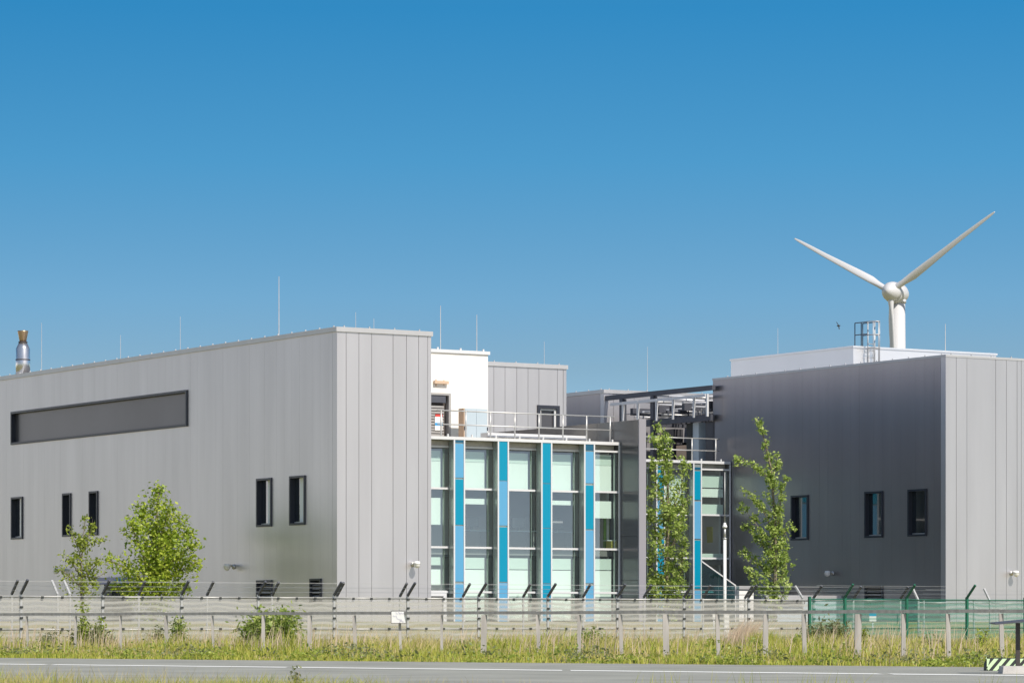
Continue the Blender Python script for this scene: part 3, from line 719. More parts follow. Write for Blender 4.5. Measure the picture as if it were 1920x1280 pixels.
m.build('boarding', M['plastic_w'], LW)
m = MB(); m.box(ub+.0, uc+.06, 10.74, 12.46, zt_-.0, zt_+.14); m.build('coping', M['whitem'], LW)
# pale bench-like low wall further right
va_ = 6.0
ua, ub = u_at(1436, va_), u_at(1600, va_); ub = min(ub, RU-.4)
PW = thing('low_wall', 'long low white wall with a grey pipe along its foot before the dark flank', 'wall', (ua, va_, .85))
zt_ = z_at(1118, ua, va_)
m = MB(); m.box(ua, ub, va_, va_+.3, zt_-.14, zt_+.06); m.build('coping', M['whitem'], PW)
m = MB(); m.box(ua+.03, ub-.03, va_+.03, va_+.27, .6, zt_-.14); m.build('wall', M['bluegrey'], PW)
m = MB(); m.tube([(ua-.1, va_-.1, zt_-.22), (ua+1.8, va_-.1, zt_-.22)], .07, 8); m.build('pipe', M['darkst'], PW)

# ------------------------------------------------------------------ roof things: rods, chimney, cameras
def rod(x, ytop, ybase, Y, label, r=.022):
    Y += 1.3; p = at(x, ybase, Y); q = at(x, ytop, Y)
    m = MB(); p.z -= .5; m.tube([p, p+Vector((0, 0, .1)), p+Vector((0, 0, .12)), q], [.05, .05, r, r*.6], 6)
    me = m.build('lightning_rod', M['galv']); tag(me, label, 'lightning rod', 'lightning rods on the roofs')
rods = [(78, 605, 690, 139, 'thin pale rod just right of the round chimney'), (338, 593, 655, 131, 'short pale rod above the right end of the strip window'),
        (523, 518, 627, 123.5, 'tallest pale lightning rod on the left block roof'), (667, 585, 613, 121, 'left of two short rods behind the left block corner'),
        (701, 597, 616, 122, 'right of two short rods behind the left block corner'), (826, 573, 655, 128, 'tall rod at left of the cream rooftop block'),
        (894, 590, 660, 129.5, 'tall rod near the right end of the cream rooftop block'), (1020.5, 640, 683, 135, 'faint rod on the grey rooftop block'),
        (1214, 650, 722, 160, 'faint lone rod above the steel frame'), (1458.5, 615, 662, 148, 'faint rod at left on the right white rooftop block'),
        (1772.5, 607, 656, 145, 'pale rod at right on the right white rooftop block'), (226, 628, 668, 134, 'faint short rod above the middle of the strip window')]
for r in rods: rod(r[0], r[1], r[2], r[3], r[4], .020 if r[0] in (523, 826, 894, 1772.5) else .012)
Yc = 141.0
b = at(43, 712, Yc); cz = lambda y: at(43, y, Yc).z
CH = thing('chimney', 'shiny stainless flue with a bronze flared top on the far left roof', 'chimney', tuple(b), None, 'w')
k = Yc/F
def ring(m, ys, rs, n=20): m.tube([(b.x, b.y, cz(y)) for y in ys], [r*k for r in rs], n)
m = MB(); ring(m, (712, 675, 674, 654, 643), (13.5, 13.5, 13.2, 13.2, 8)); m.build('flue', M['stain'], CH)
m = MB(); ring(m, (643, 641, 640), (8, 9, 7)); ring(m, (675.5, 673.5), (13.8, 13.8)); m.build('collar', M['rust'], CH)
m = MB(); ring(m, (640, 637, 622, 620), (6.5, 7, 10, 10)); m.build('flared_cap', M['bronze'], CH)

def cctv(x, y, u, v, dirv, label):
    z = z_at(y, u, v); dx, dy = dirv          # outward direction in building axes
    c = thing('security_camera', label, 'security camera', (u, v, z), 'white dome cameras on the walls')
    m = MB(); m.box(u-.07-abs(dy)*.03, u+.07+abs(dy)*.03, v-.07, v+.07, z-.1, z+.1) if False else m.tube([(u+dx*.005, v+dy*.005, z+.02), (u+dx*.05, v+dy*.05, z+.02)], .09, 8)
    m.build('wall_plate', M['galv'], c)
    m = MB(); m.tube([(u+dx*.04, v+dy*.04, z+.02), (u+dx*.14, v+dy*.14, z+.07), (u+dx*.25, v+dy*.25, z+.07)], .035, 8); m.build('bracket', M['galv'], c)
    m = MB(); m.ball((u+dx*.29, v+dy*.29, z), .12, 12, 8); m.tube([(u+dx*.29, v+dy*.29, z), (u+dx*.29, v+dy*.29, z+.11)], [.13, .09], 12); m.build('housing', M['plastic_w'], c)
cctv(438, 1063, 0, v_at(439, 0), (-1, 0), 'white dome camera on the left block flank, left of the small vents')
cctv(117, 1070, 0, v_at(118, 0), (-1, 0), 'white dome camera half hidden by the thin tree at far left')
cctv(774, 1058, u_at(774, 0), 0, (0, -1), 'white dome camera on the sunlit front of the left block')
cctv(1558, 1075, RU, v_at(1562, RU), (-1, 0), 'white dome camera on the dark flank of the right block')
cctv(1896, 1075, u_at(1896, 0), 0, (0, -1), 'white dome camera on the sunlit front of the right block')

# ------------------------------------------------------------------ wind turbine
TY = 650.0; ts = TY/F
WT_ = thing('wind_turbine', 'white three bladed wind turbine rising behind the right block', 'wind turbine', (at(1683, 0, TY).x, TY, .9), None, 'w')
tx = at(1683, 0, TY).x; hub = at(1667, 549, TY); hub.y = TY-2.6
ztop = at(0, 568, TY).z
m = MB(); m.tube([(tx, TY, .5), (tx, TY, 30), (tx, TY, ztop)], [2.0, 1.72, 1.42], 32); m.build('tower', M['turb'], WT_)
m = MB(); m.tube([(tx, TY, ztop-.02), (tx, TY, ztop+.6)], [1.62, 1.62], 28); m.build('yaw_ring', M['turb'], WT_)
yaw = math.radians(30.5); ax = Vector((-math.sin(yaw), -math.cos(yaw), 0)); rt = Vector((math.cos(yaw), -math.sin(yaw), 0)); up = Vector((0, 0, 1))
m = MB(); pr = [(-6.2, .25), (-5.9, .9), (-5.2, 1.45), (-4.0, 1.85), (-2.4, 2.05), (-1.2, 2.0), (-.9, 1.9)]
m.tube([hub+ax*a+up*(-.1) for a, r in pr], [r for a, r in pr], 24); m.build('nacelle', M['turb'], WT_)
m = MB(); pr = [(-.85, 1.95), (0, 1.8), (.7, 1.5), (1.3, 1.05), (1.75, .6), (1.95, .08)]
m.tube([hub+ax*a for a, r in pr], [r for a, r in pr], 24); m.build('hub', M['turb'], WT_)
def blade(theta, L):
    r_ = rt*math.cos(theta)+up*math.sin(theta); tn = -rt*math.sin(theta)+up*math.cos(theta)
    sec = [(0.5, 1.15, 1.1, 50), (1.8, 1.15, 1.1, 50), (3.2, 1.6, .75, 42), (5.2, 2.05, .5, 32), (8, 1.85, .38, 24), (12, 1.5, .28, 18), (17, 1.15, .2, 13), (21, .9, .14, 10), (23.6, .66, .1, 8), (24.7, .4, .06, 8), (25, .08, .03, 8)]
    N = 14; vs = []; fs = []
    for (r, c, t, tw) in sec:
        r = r*L/25; a = math.radians(tw)
        cd_ = tn*math.cos(a)+ax*math.sin(a); td = -tn*math.sin(a)+ax*math.cos(a)
        for k in range(N):
            th = 2*math.pi*k/N
            x = (c if r < 2.5 else c*.76)*.5*math.cos(th)-(c-1.1)*.22*(c > 1.2); y = t*.5*math.sin(th)*(1 if r < 2.5 else (.55+.45*math.cos(th*.5)**2)*1.3)
            vs.append(hub+r_*r+cd_*x+td*y)
    for i in range(len(sec)-1):
        for k in range(N): fs.append((i*N+k, i*N+(k+1) % N, (i+1)*N+(k+1) % N, (i+1)*N+k))
    fs.append(tuple(range((len(sec)-1)*N, len(sec)*N)))
    m = MB(); m.add(vs, fs, True); m.build('blade', M['turb'], WT_)
blade(math.radians(33.1), 25.1); blade(math.radians(151), 22.9); blade(math.radians(272.5), 24)
# bird
p = at(1572, 611, 400)
B = thing('bird', 'tiny dark bird flying in the sky left of the turbine', 'bird', tuple(p), None, 'w')
m = MB(); m.tube([p+Vector((-.18, 0, .0)), p+Vector((-.05, 0, .03)), p+Vector((.1, 0, .02)), p+Vector((.24, 0, .06))], [.03, .1, .09, .02], 8)
m.add([p+Vector((-.02, .0, .05)), p+Vector((.1, 0, .05)), p+Vector((-.2, .1, .5)), p+Vector((-.24, .1, .42))], [(0, 1, 2, 3)])
m.add([p+Vector((-.02, .0, -.0)), p+Vector((.1, 0, .0)), p+Vector((.14, -.1, -.42)), p+Vector((.02, -.1, -.36))], [(0, 1, 2, 3)])
m.build('body', M['birdm'], B)

# ------------------------------------------------------------------ fences
def fence(name, label, v, us, ztop, key_mesh, key_post, arm_dir, zbase=-.1, clips=True, zmesh=None, postw=.06, every=1, group='perimeter mesh fences'):
    fz0 = [ground_z(*W(u, v)[:2]) for u in us]
    R = thing(name, label, 'fence', (us[0], v, fz0[0]), group)
    for i, u in enumerate(us):
        gz = fz0[i]-.3
        m = MB(); m.box(u-postw/2, u+postw/2, v-postw/2, v+postw/2, gz, ztop+.06); p = m.build('post', M[key_post], R)
        ad = arm_dir(i)
        if ad:
            m = MB(); m.bar((u, v, ztop+.04), (u+ad[0], v+ad[1], ztop+ad[2]), .06); m.build('arm', M['darkst' if key_post != 'greenst' else 'greenst'] if ad[1] < 0 else M['galv'], p)
        if clips:
            for z in (ztop-.06, ztop-.32, ztop-.62, ztop-.92, ztop-1.2): m = MB(); m.box(u-.045, u+.045, v-.06, v-.03, z-.03, z+.03); m.build('clip', M['black'], p)
    for i in range(len(us)-1):
        a, b = us[i]+postw/2, us[i+1]-postw/2
        m = MB(); ga, gb = fz0[i]-.1, fz0[i+1]-.1
        m.add([(a, v, ga), (b, v, gb), (b, v, ztop), (a, v, ztop)], [(0, 1, 2, 3)])
        pn = m.build('mesh_panel', M[key_mesh], R)
        m = MB(); m.tube([(a, v-.02, ztop-.03), (b, v-.02, ztop-.03)], .014, 5); m.tube([(a, v-.02, ztop-.94), (b, v-.02, ztop-.94)], .010, 5)
        m.build('rail', M['galv' if key_post != 'greenst' else 'greenst'], pn)
        if clips:
            for k in range(1, 4):
                q = a+(b-a)*k/4
                for z in (ztop-.05, ztop-.93): m = MB(); m.box(q-.035, q+.035, v-.05, v-.02, z-.035, z+.035); m.build('clip', M['black'], pn)
    m = MB()
    for k, (o, z) in enumerate(((.12, .14), (.24, .27), (.36, .40))):
        m.tube([(us[0], v-o, ztop+z), (us[-1], v-o, ztop+z)], .004, 4)
    m.build('barbed_wire', M['galv'], R)
    return R
FV = -15.0; FZ = 1.6
fu_ = [u_at(x, FV) for x in (-112, 39, 192, 340, 484, 626, 764, 897, 1027, 1157, 1282, 1403, 1525)]
out = lambda i: (0.02, -.42, .43)
fence('mesh_fence', 'grey double mesh fence with dark angled arms, nearest the road verge', FV, fu_, FZ, 'mesh', 'galv', out)
RVv = -12.4
ru_ = [u_at(x, RVv) for x in (-96, 22, 108, 131, 260, 388, 510, 632, 750, 868, 981, 1093, 1207, 1318, 1397, 1505, 1600, 1688)]
fence('mesh_fence', 'second grey mesh fence standing just behind the front one', RVv, ru_, 1.62, 'mesh2', 'galv', lambda i: (0.0, .40, .44) if i in (2, 3, 15) else (0.0, -.42, .43), clips=False, postw=.05)
GFv = -16.2
gu_ = [u_at(x, GFv) for x in (1518, 1584, 1700, 1813, 1922, 2030)]
fence('mesh_fence', 'dark green mesh fence with cranked posts in front of the right block', GFv, gu_, 1.62, 'gmesh', 'greenst', lambda i: None if i == 0 else (0.0, -.42, .45), clips=False, postw=.08)
hu = [u_at(x, -13.4) for x in (1722, 1732, 1826, 1856, 1960)]
fence('mesh_fence', 'short grey mesh fence run behind the green fence', -13.4, hu, 1.55, 'mesh2', 'galv', lambda i: (0, .3, .45) if i in (0, 3) else None, clips=False, postw=.05)

# wooden railing by the road
RY0, RTt = 78.9, -.945
def rail_pt(x): k = xn(x); Y = RY0/(1-k*RTt); return Vector((k*Y, Y, 0))
WR = thing('wooden_railing', 'weathered wooden post and rail barrier along the road verge', 'railing', tuple(rail_pt(-60)), None, 'w')
px = [(-40, 0), (50, 0), (142, 0), (226, 0), (311, 1), (398, 0), (494, 1), (581, 2), (664, 1), (749, 0), (828, 0), (908, 3), (1008, 1), (1086, 1), (1163, 1), (1248, 3), (1345, 1), (1436, 2), (1507, 1), (1609, 3), (1694, 1), (1777, 1), (1877, 1), (1965, 1)]
for i, (x, th) in enumerate(px):
    p = rail_pt(x); w = .062+.024*th
    lean = random.uniform(-.03, .05)
    m = MB(); m.tube([(p.x+lean, p.y, -.3), (p.x, p.y, 1.02)], w*.7, 4, smooth=False)
    m.build('post', M['wood'], WR)
for i in range(len(px)-1):
    p, q = rail_pt(px[i][0]), rail_pt(px[i+1][0]); d = (q-p).normalized()*.004
    m = MB(); z = 1.07
    m.bar(p+d+Vector((0, 0, z+random.uniform(-.008, .008))), q-d+Vector((0, 0, z+random.uniform(-.008, .008))), .07); m.build('rail', M['wood'], WR)
# small map sign fixed to a low post of the rail
p = rail_pt(750); p.y -= .12
SG = thing('map_sign', 'small white sign with faded scribbled map on the wooden rail', 'sign', (p.x, p.y, 0), None, 'w')
Y = p.y; a, b = at(734, 1167, Y), at(761, 1145, Y)
m = MB(); m.box(a.x, b.x, Y-.02, Y+.02, a.z, b.z); m.build('board', M['plastic_w'], SG)
m = MB(); t = .012
m.box(a.x-t, b.x+t, Y-.025, Y+.02, b.z, b.z+t); m.box(a.x-t, b.x+t, Y-.025, Y+.02, a.z-t, a.z); m.box(a.x-t, a.x, Y-.025, Y+.02, a.z, b.z); m.build('frame', M['rust'], SG)
m = MB(); rr = random.Random(5)
for k in range(5):
    q0 = Vector((rr.uniform(a.x+.03, b.x-.05), Y-.024, rr.uniform(a.z+.03, b.z-.03)))
    pts = [q0+Vector((.035*j, 0, rr.uniform(-.05, .05))) for j in range(4)]
    m.tube(pts, .004, 4)
m.build('map_line', M['lilac'], SG)

# notice on the far green-side railing, small sign on left of reed clump
def notice(x0, x1, y0, y1, Y, label, blue=False):
    a, b = at(x0, y1, Y), at(x1, y0, Y); gz = ground_z(a.x, Y)
    n_ = thing('notice_sign', label, 'sign', ((a.x+b.x)/2, Y, gz), None, 'w')
    m = MB(); m.box(a.x, b.x, Y-.015, Y+.015, a.z, b.z); m.build('board', M['plastic_w'], n_)
    if blue: m = MB(); m.box(a.x, b.x, Y-.02, Y-.016, b.z-.09, b.z+.0); m.build('header', M['blue'], n_)
    m = MB(); m.tube([((a.x+b.x)/2, Y+.04, gz-.2), ((a.x+b.x)/2, Y+.04, b.z)], .025, 6); m.build('post', M['galv'], n_)
notice(1630, 1643, 1149, 1164, 114.2, 'small white notice with a blue header behind the green fence', True)
notice(1336, 1341, 1149, 1160, 112.5, 'tiny white plate behind the fence left of the lamp post')
# cabinet, door sign and bits behind the fences on the left
Y = 112.0; a, b = at(111, 1178, Y), at(130, 1118, Y)
c = thing('cabinet', 'plain grey utility cabinet behind the fence at far left', 'cabinet', (a.x, Y, ground_z(a.x, Y)), None, 'w')
m = MB(); m.box(a.x, b.x, Y, Y+.35, ground_z(a.x, Y)-.1, b.z); m.build('housing', M['galv'], c)
m = MB(); m.box(a.x+.02, b.x-.02, Y-.012, Y, ground_z(a.x, Y)+.05, b.z-.04); m.build('door', M['louvre'], c)
# entrance portal hidden by the left trees
ev = v_at(222, 0); ea, eb = v_at(246, 0), v_at(194, 0); ez = z_at(1082, 0, ev)
EP = thing('entrance_canopy', 'lilac entrance box with blue marks half hidden behind the left trees', 'entrance', (-.3, ev, .85))
m = MB(); m.box(-.5, -.02, ea, eb, ez-.26, ez); m.build('fascia', M['lilac'], EP)
m = MB(); vb = v_at(222, -.51)
for k, (dv, dz, s) in enumerate(((0, .02, .07), (.25, -.02, .05), (-.3, .0, .09), (-.42, -.06, .05))): m.box(-.53, -.505, vb+dv-s, vb+dv+s, ez-.13+dz-s, ez-.13+dz+s)
m.build('logo_mark', M['blue'], EP)
m = MB(); m.box(-.45, -.02, eb-1.0, eb-.02, .6, ez-.27); m.build('side_wall', M['galv'], EP)
m = MB(); m.box(-.12, -.02, ea+.1, eb-1.0, .6, ez-.27); m.build('doorway', M['black'], EP)
# lamp / camera pole
Y = 113.5; p = at(1359, 1175, Y); gz = ground_z(p.x, Y); zz_ = lambda y: at(0, y, Y).z
LP = thing('lamp_post', 'slim white pole with a small lantern head before the rear glazed wing', 'lamp post', (p.x, Y, gz), None, 'w')
m = MB(); m.tube([(p.x, Y, gz-.3), (p.x, Y, zz_(1010))], [.055, .05], 12); m.build('pole', M['plastic_w'], LP)
m = MB(); m.tube([(p.x, Y, zz_(1010)), (p.x, Y, zz_(1008))], .07, 10); m.tube([(p.x, Y, zz_(1008)), (p.x, Y, zz_(989))], .035, 10); m.build('neck', M['galv'], LP)
m = MB(); m.tube([(p.x, Y, zz_(989)), (p.x, Y, zz_(986)), (p.x, Y, zz_(983)), (p.x, Y, zz_(979.5))], [.075, .08, .05, .035], 12); m.build('head', M['plastic_w'], LP)
m = MB(); m.box(p.x-.02, p.x+.14, Y-.12, Y+.05, gz+.05, zz_(1150)); m.build('base_box', M['plastic_w'], LP)
m = MB(); m.tube([(p.x, Y, zz_(979.5)), (p.x, Y, zz_(885))], .012, 5); m.build('aerial', M['galv'], LP)

# striped barrier, concrete foot, T post at right edge
Y = 58.9; a, b = at(1849, 1258.2, Y), at(1906, 1233, Y)
SB = thing('barrier_block', 'low rubber barrier block with diagonal dark and lime stripes on the road edge', 'barrier', (a.x, Y, 0), None, 'w')
h_ = b.z-0.012; w_ = b.x-a.x+.5
prof = [(0, 0), (w_, 0), (w_, h_), (.09, h_), (.03, h_*.8), (.0, h_*.5)]
def slab(m, pr, y0, y1, ox, oz):
    n = len(pr); vs = [(ox+x, y0, oz+z) for x, z in pr]+[(ox+x, y1, oz+z) for x, z in pr]
    m.add(vs, [tuple(range(n)), tuple(range(n, 2*n))[::-1]]+[(i+n, (i+1) % n+n, (i+1) % n, i) for i in range(n)])
m = MB(); slab(m, prof, Y, Y+.3, a.x, .012); m.build('body', M['black'], SB)
m = MB(); k = -.18
while k < w_-.05:
    p0, p1 = k, k+.075; sh = .17
    pts = [(max(p0, 0.01), 0.004 if p0 >= .01 else (0.01-p0)/sh*h_), (max(p1, .012), 0.004), (min(p1+sh, w_), h_*.96), (min(p0+sh, w_), h_*.96)]
    if pts[1][0] > pts[0][0]: slab(m, pts, Y-.006, Y+.001, a.x, .012)
    k += .145
m.build('stripe', M['lime'], SB)
Y = 55.3; a, b = at(1880, 1264, Y), at(1990, 1248, Y)
CF = thing('sign_stand', 'dark T shaped post with a slanting board on a concrete foot at right edge', 'stand', (a.x, Y, 0), None, 'w')
m = MB(); zt_ = b.z
m.add([(a.x, Y, .012), (b.x, Y, .012), (b.x, Y+.55, .012), (a.x, Y+.55, .012), (a.x+.02, Y+.03, zt_), (b.x, Y+.03, zt_), (b.x, Y+.52, zt_), (a.x+.02, Y+.52, zt_)], [(0, 3, 2, 1), (4, 5, 6, 7), (0, 1, 5, 4), (1, 2, 6, 5), (2, 3, 7, 6), (3, 0, 4, 7)])
m.build('foot', M['conc'], CF)
p = at(1908, 1248, Y+.3); q = at(1908, 1167, Y+.3)
m = MB(); m.box(p.x-.033, p.x+.033, Y+.24, Y+.31, zt_-.02, q.z); m.build('post', M['rust'], CF)
m = MB(); l = at(1860, 1169, Y+.3); r = at(1965, 1160, Y+.3)
m.add([(l.x, Y-.1, l.z-.012), (r.x, Y-.1, r.z-.015), (r.x, Y+.6, r.z+.0), (l.x, Y+.6, l.z+.005), (l.x, Y-.1, l.z+.012), (r.x, Y-.1, r.z+.02), (r.x, Y+.6, r.z+.035), (l.x, Y+.6, l.z+.025)],
      [(0, 3, 2, 1), (4, 5, 6, 7), (0, 1, 5, 4), (1, 2, 6, 5), (2, 3, 7, 6), (3, 0, 4, 7)]); m.build('board', M['darkst'], CF)
# litter
Y = 86.0; p = at(259, 1232, Y)
LT = MB(); LT.add([(p.x-.2, Y, .03), (p.x+.2, Y-.05, .04), (p.x+.15, Y+.1, .10), (p.x-.1, Y+.12, .12), (p.x, Y-.1, .02), (p.x-.15, Y+.02, .09)], [(0, 4, 1, 2, 3, 5)])
lo = LT.build('litter', M['litter']); tag(lo, 'crumpled bright green plastic scrap lying in the grass at left', 'litter')

# ------------------------------------------------------------------ plants
rng = np.random.default_rng(11)
def leaf_mesh(name, centers, size, material, parent=None, up=.3, aspect=.6, jitter=.35, kind=None):
    n = len(centers); c = np.asarray(centers, float)
    a = rng.normal(size=(n, 3)); a[:, 2] *= .7; a /= np.linalg.norm(a, axis=1)[:, None]
    b = rng.normal(size=(n, 3)); b[:, 2] -= up; b -= (b*a).sum(1)[:, None]*a; b /= np.linalg.norm(b, axis=1)[:, None]
    s = size*(1+jitter*rng.normal(size=n)).clip(.4, 1.9); s = s[:, None]
    vs = np.stack([c-a*s*.5, c+b*s*aspect*.5, c+a*s*.5, c-b*s*aspect*.5], 1).reshape(-1, 3)
    if parent is not None: vs = vs-np.array(parent['_o'])
    me = bpy.data.meshes.new(name); me.vertices.add(4*n); me.vertices.foreach_set('co', vs.ravel())
    me.loops.add(4*n); me.loops.foreach_set('vertex_index', np.arange(4*n, dtype=np.int32))
    me.polygons.add(n); me.polygons.foreach_set('loop_start', np.arange(0, 4*n, 4, dtype=np.int32)); me.polygons.foreach_set('loop_total', np.full(n, 4, np.int32))
    me.materials.append(material); me.update(); me.validate()
    o = bpy.data.objects.new(name, me); COL.objects.link(o)
    if parent is not None: o.parent = parent
    if kind: o['kind'] = kind
    return o
def limb_tree(name, label, cat, Y, base, limbs, dens, leaf, material, bark='bark', group=None, sink=.3, clump=.22, depth=1.0):
    """limbs: list of (points in photo pixels, foliage half width in pixels, thickness m); they fan out in depth too"""
    b = at(*base, Y); b.z = ground_z(b.x, Y)
    T = thing(name, label, cat, tuple(b), group, 'w'); cs = []
    tm = MB()
    for li, (pts, fr, th) in enumerate(limbs):
        sw = rng.uniform(-1, 1)*depth*(0 if li == 0 else 1); P = []
        for i, (x, y) in enumerate(pts):
            d = sw*i/(len(pts)-1)
            P.append(at(x, y, Y+d))
        if li == 0: P[0].z = b.z-sink
        tm.tube(P, [th*(1-.85*i/(len(P)-1)) for i in range(len(P))], 6)
        fr = fr if hasattr(fr, '__len__') else [fr]*len(pts)
        for i in range(len(P)-1):
            L = (P[i+1]-P[i]).length; wpx = (fr[i]+fr[i+1])/2*Y/F
            nn = int(dens*L*(.35+wpx)*1.0)
            if wpx <= 0: continue
            ncl = max(1, int(nn/22))
            for k in range(ncl):
                t = rng.uniform(); w = (fr[i]+(fr[i+1]-fr[i])*t)*Y/F
                o = rng.normal(size=3)*np.array([.5, .5, .42])*w
                c = np.array(P[i].lerp(P[i+1], t))+o
                if rng.uniform() < .5: tm.tube([P[i].lerp(P[i+1], max(0, t-.3)), Vector(c)], [.012, .005], 4, cap=False)
                q = c+rng.normal(size=(22, 3))*clump*(.45+.55*min(1, w))
                cs.append(q)
    tm.build('trunk', M[bark], T)
    leaf_mesh('crown', np.concatenate(cs), leaf, M[material], T)
    return T
# broad tree in front of the left flank
limb_tree('broadleaf_tree', 'bushy bright green tree with pointed top before the left flank', 'tree', 123.0, (288, 1175),
  [([(288, 1175), (288, 1110), (290, 1050), (292, 990), (296, 940), (298, 908)], [0, 48, 58, 40, 17, 4], .11),
   ([(288, 1110), (255, 1075), (225, 1058), (200, 1050)], [30, 26, 18, 8], .05),
   ([(288, 1090), (265, 1030), (248, 990), (240, 963)], [30, 26, 16, 6], .05),
   ([(288, 1085), (325, 1050), (350, 1030), (374, 1016)], [30, 22, 14, 5], .05),
   ([(290, 1100), (330, 1075), (352, 1062), (376, 1050)], [30, 26, 18, 6], .05),
   ([(290, 1060), (318, 1010), (332, 985), (340, 965)], [28, 24, 14, 5], .045),
   ([(290, 1050), (310, 975), (316, 955), (318, 945)], [24, 18, 10, 4], .04),
   ([(290, 1020), (268, 965), (264, 950), (262, 940)], [22, 14, 8, 4], .035),
   ([(290, 1020), (338, 1008), (352, 1000), (361, 992)], [18, 12, 7, 3], .03),
   ([(288, 1115), (250, 1108), (228, 1102), (212, 1098)], [26, 22, 14, 8], .04),
   ([(288, 1115), (320, 1105), (340, 1100), (355, 1096)], [26, 20, 12, 6], .04)], 520, .115, 'leafA', clump=.24, depth=1.4)
limb_tree('young_tree', 'thin sparse yellow-green tree left of the bushy tree', 'tree', 120.5, (152, 1175),
  [([(152, 1175), (152, 1110), (153, 1050), (156, 1010), (160, 968)], [0, 22, 22, 12, 4], .05),
   ([(152, 1100), (130, 1080), (115, 1068), (106, 1070)], [20, 18, 10, 6], .025),
   ([(152, 1080), (135, 1055), (125, 1045), (118, 1042)], [16, 15, 10, 6], .02),
   ([(152, 1085), (178, 1060), (185, 1050), (190, 1040)], [14, 15, 9, 5], .02),
   ([(152, 1110), (180, 1082), (190, 1078), (198, 1072)], [16, 17, 13, 8], .02),
   ([(152, 1040), (168, 1000), (172, 985), (174, 972)], [8, 9, 6, 3], .015),
   ([(152, 1045), (140, 1010), (136, 1000), (132, 992)], [8, 8, 5, 3], .015),
   ([(152, 1030), (180, 1012), (190, 1008), (196, 1010)], [7, 6, 4, 2], .012)], 330, .105, 'leafY', clump=.16, depth=.6)
limb_tree('poplar_tree', 'slim poplar in front of the rear glazed wing, partly behind the dividing wall', 'tree', 130.5, (1250, 1175),
  [([(1250, 1175), (1249, 1115), (1252, 1000), (1252, 900), (1243, 850), (1237, 796)], [10, 22, 24, 22, 5, 7], .10),
   ([(1250, 1120), (1225, 1070), (1222, 1045), (1218, 1030)], [18, 14, 9, 4], .03), ([(1252, 1130), (1275, 1080), (1280, 1040), (1282, 1010)], [20, 12, 9, 5], .03),
   ([(1252, 1060), (1228, 990), (1222, 965), (1217, 950)], [18, 12, 9, 5], .03), ([(1252, 1040), (1277, 980), (1282, 950), (1280, 930)], [18, 12, 9, 5], .03),
   ([(1252, 980), (1232, 910), (1226, 890), (1220, 858)], [18, 14, 9, 5], .025), ([(1252, 980), (1275, 920), (1282, 895), (1281, 860)], [18, 13, 10, 6], .025),
   ([(1250, 900), (1252, 860), (1252, 835), (1250, 815)], [10, 5, 8, 6], .02), ([(1243, 845), (1226, 825), (1222, 820), (1219, 822)], [3, 6, 5, 3], .012),
   ([(1240, 1150), (1225, 1110), (1220, 1095), (1216, 1090)], [16, 14, 9, 5], .02), ([(1255, 1150), (1275, 1110), (1280, 1095), (1283, 1090)], [16, 14, 9, 5], .02)], 560, .105, 'leafP', clump=.15, depth=.8)
limb_tree('poplar_tree', 'slim poplar with one long left branch standing before the dark right flank', 'tree', 129.0, (1452, 1175),
  [([(1452, 1175), (1452, 1110), (1455, 1040), (1452, 960), (1446, 880), (1434, 825), (1419, 784)], [4, 20, 19, 15, 10, 6, 4], .09),
   ([(1448, 905), (1425, 880), (1400, 865), (1372, 858)], [9, 8, 7, 4], .02), ([(1452, 1000), (1425, 945), (1410, 928), (1395, 920)], [9, 9, 7, 4], .02),
   ([(1452, 1040), (1420, 985), (1404, 965), (1393, 946)], [10, 9, 7, 4], .02), ([(1452, 1060), (1425, 1015), (1405, 992), (1386, 983)], [10, 9, 8, 4], .02),
   ([(1452, 1090), (1425, 1060), (1405, 1042), (1386, 1034)], [12, 9, 7, 4], .02), ([(1452, 1110), (1425, 1090), (1408, 1075), (1394, 1064)], [14, 11, 8, 4], .02),
   ([(1455, 1060), (1472, 1000), (1480, 980), (1486, 990)], [14, 9, 8, 4], .025), ([(1455, 1000), (1465, 930), (1468, 905), (1470, 893)], [12, 9, 7, 4], .02),
   ([(1455, 1110), (1472, 1060), (1474, 1040), (1474, 1020)], [14, 9, 8, 5], .02), ([(1450, 1140), (1428, 1112), (1418, 1105), (1412, 1100)], [16, 12, 8, 4], .02),
   ([(1455, 1140), (1470, 1110), (1476, 1100), (1479, 1095)], [14, 10, 8, 4], .02), ([(1446, 900), (1455, 870), (1458, 860), (1460, 852)], [8, 7, 5, 3], .015)], 540, .10, 'leafP', clump=.13, depth=.7)
# saplings and shrubs between rail and fence
def shrub(name, label, Y, cx, base, top, halfw, n, leaf, material, cat='shrub', stems=7, lean=.25, clump=.10, group='shrubs on the verge'):
    b = at(cx, base, Y); b.z = ground_z(b.x, Y); k = Y/F
    T = thing(name, label, cat, tuple(b), group, 'w'); tm = MB(); cs = []
    H = at(cx, top, Y).z-b.z; hw = halfw*k
    for s in range(stems):
        a = rng.uniform(0, 2*math.pi); sp = rng.uniform(.2, 1)*hw; hh = H*rng.uniform(.6, 1.0)*(1-.25*sp/hw)
        q = [b+Vector((0, 0, -.1)), b+Vector((math.cos(a)*sp*.5, math.sin(a)*sp*.5, hh*.5)), b+Vector((math.cos(a)*sp, math.sin(a)*sp, hh))]
        tm.tube(q, [.014, .01, .004], 5)
        for j in range(n//stems//8+1):
            t = rng.uniform(.15, 1)
            p = q[0].lerp(q[1], t*2) if t < .5 else q[1].lerp(q[2], t*2-1)
            cs.append(np.array(p)+rng.normal(size=(8, 3))*clump)
    tm.build('stem', M['bark'], T); leaf_mesh('foliage', np.concatenate(cs), leaf, M[material], T, aspect=.4)
    return T
shrub('willow_bush', 'dense light green willow bush before the left block corner', 93.0, 516, 1215, 1141, 66, 5600, .13, 'leafW', stems=34, clump=.17)
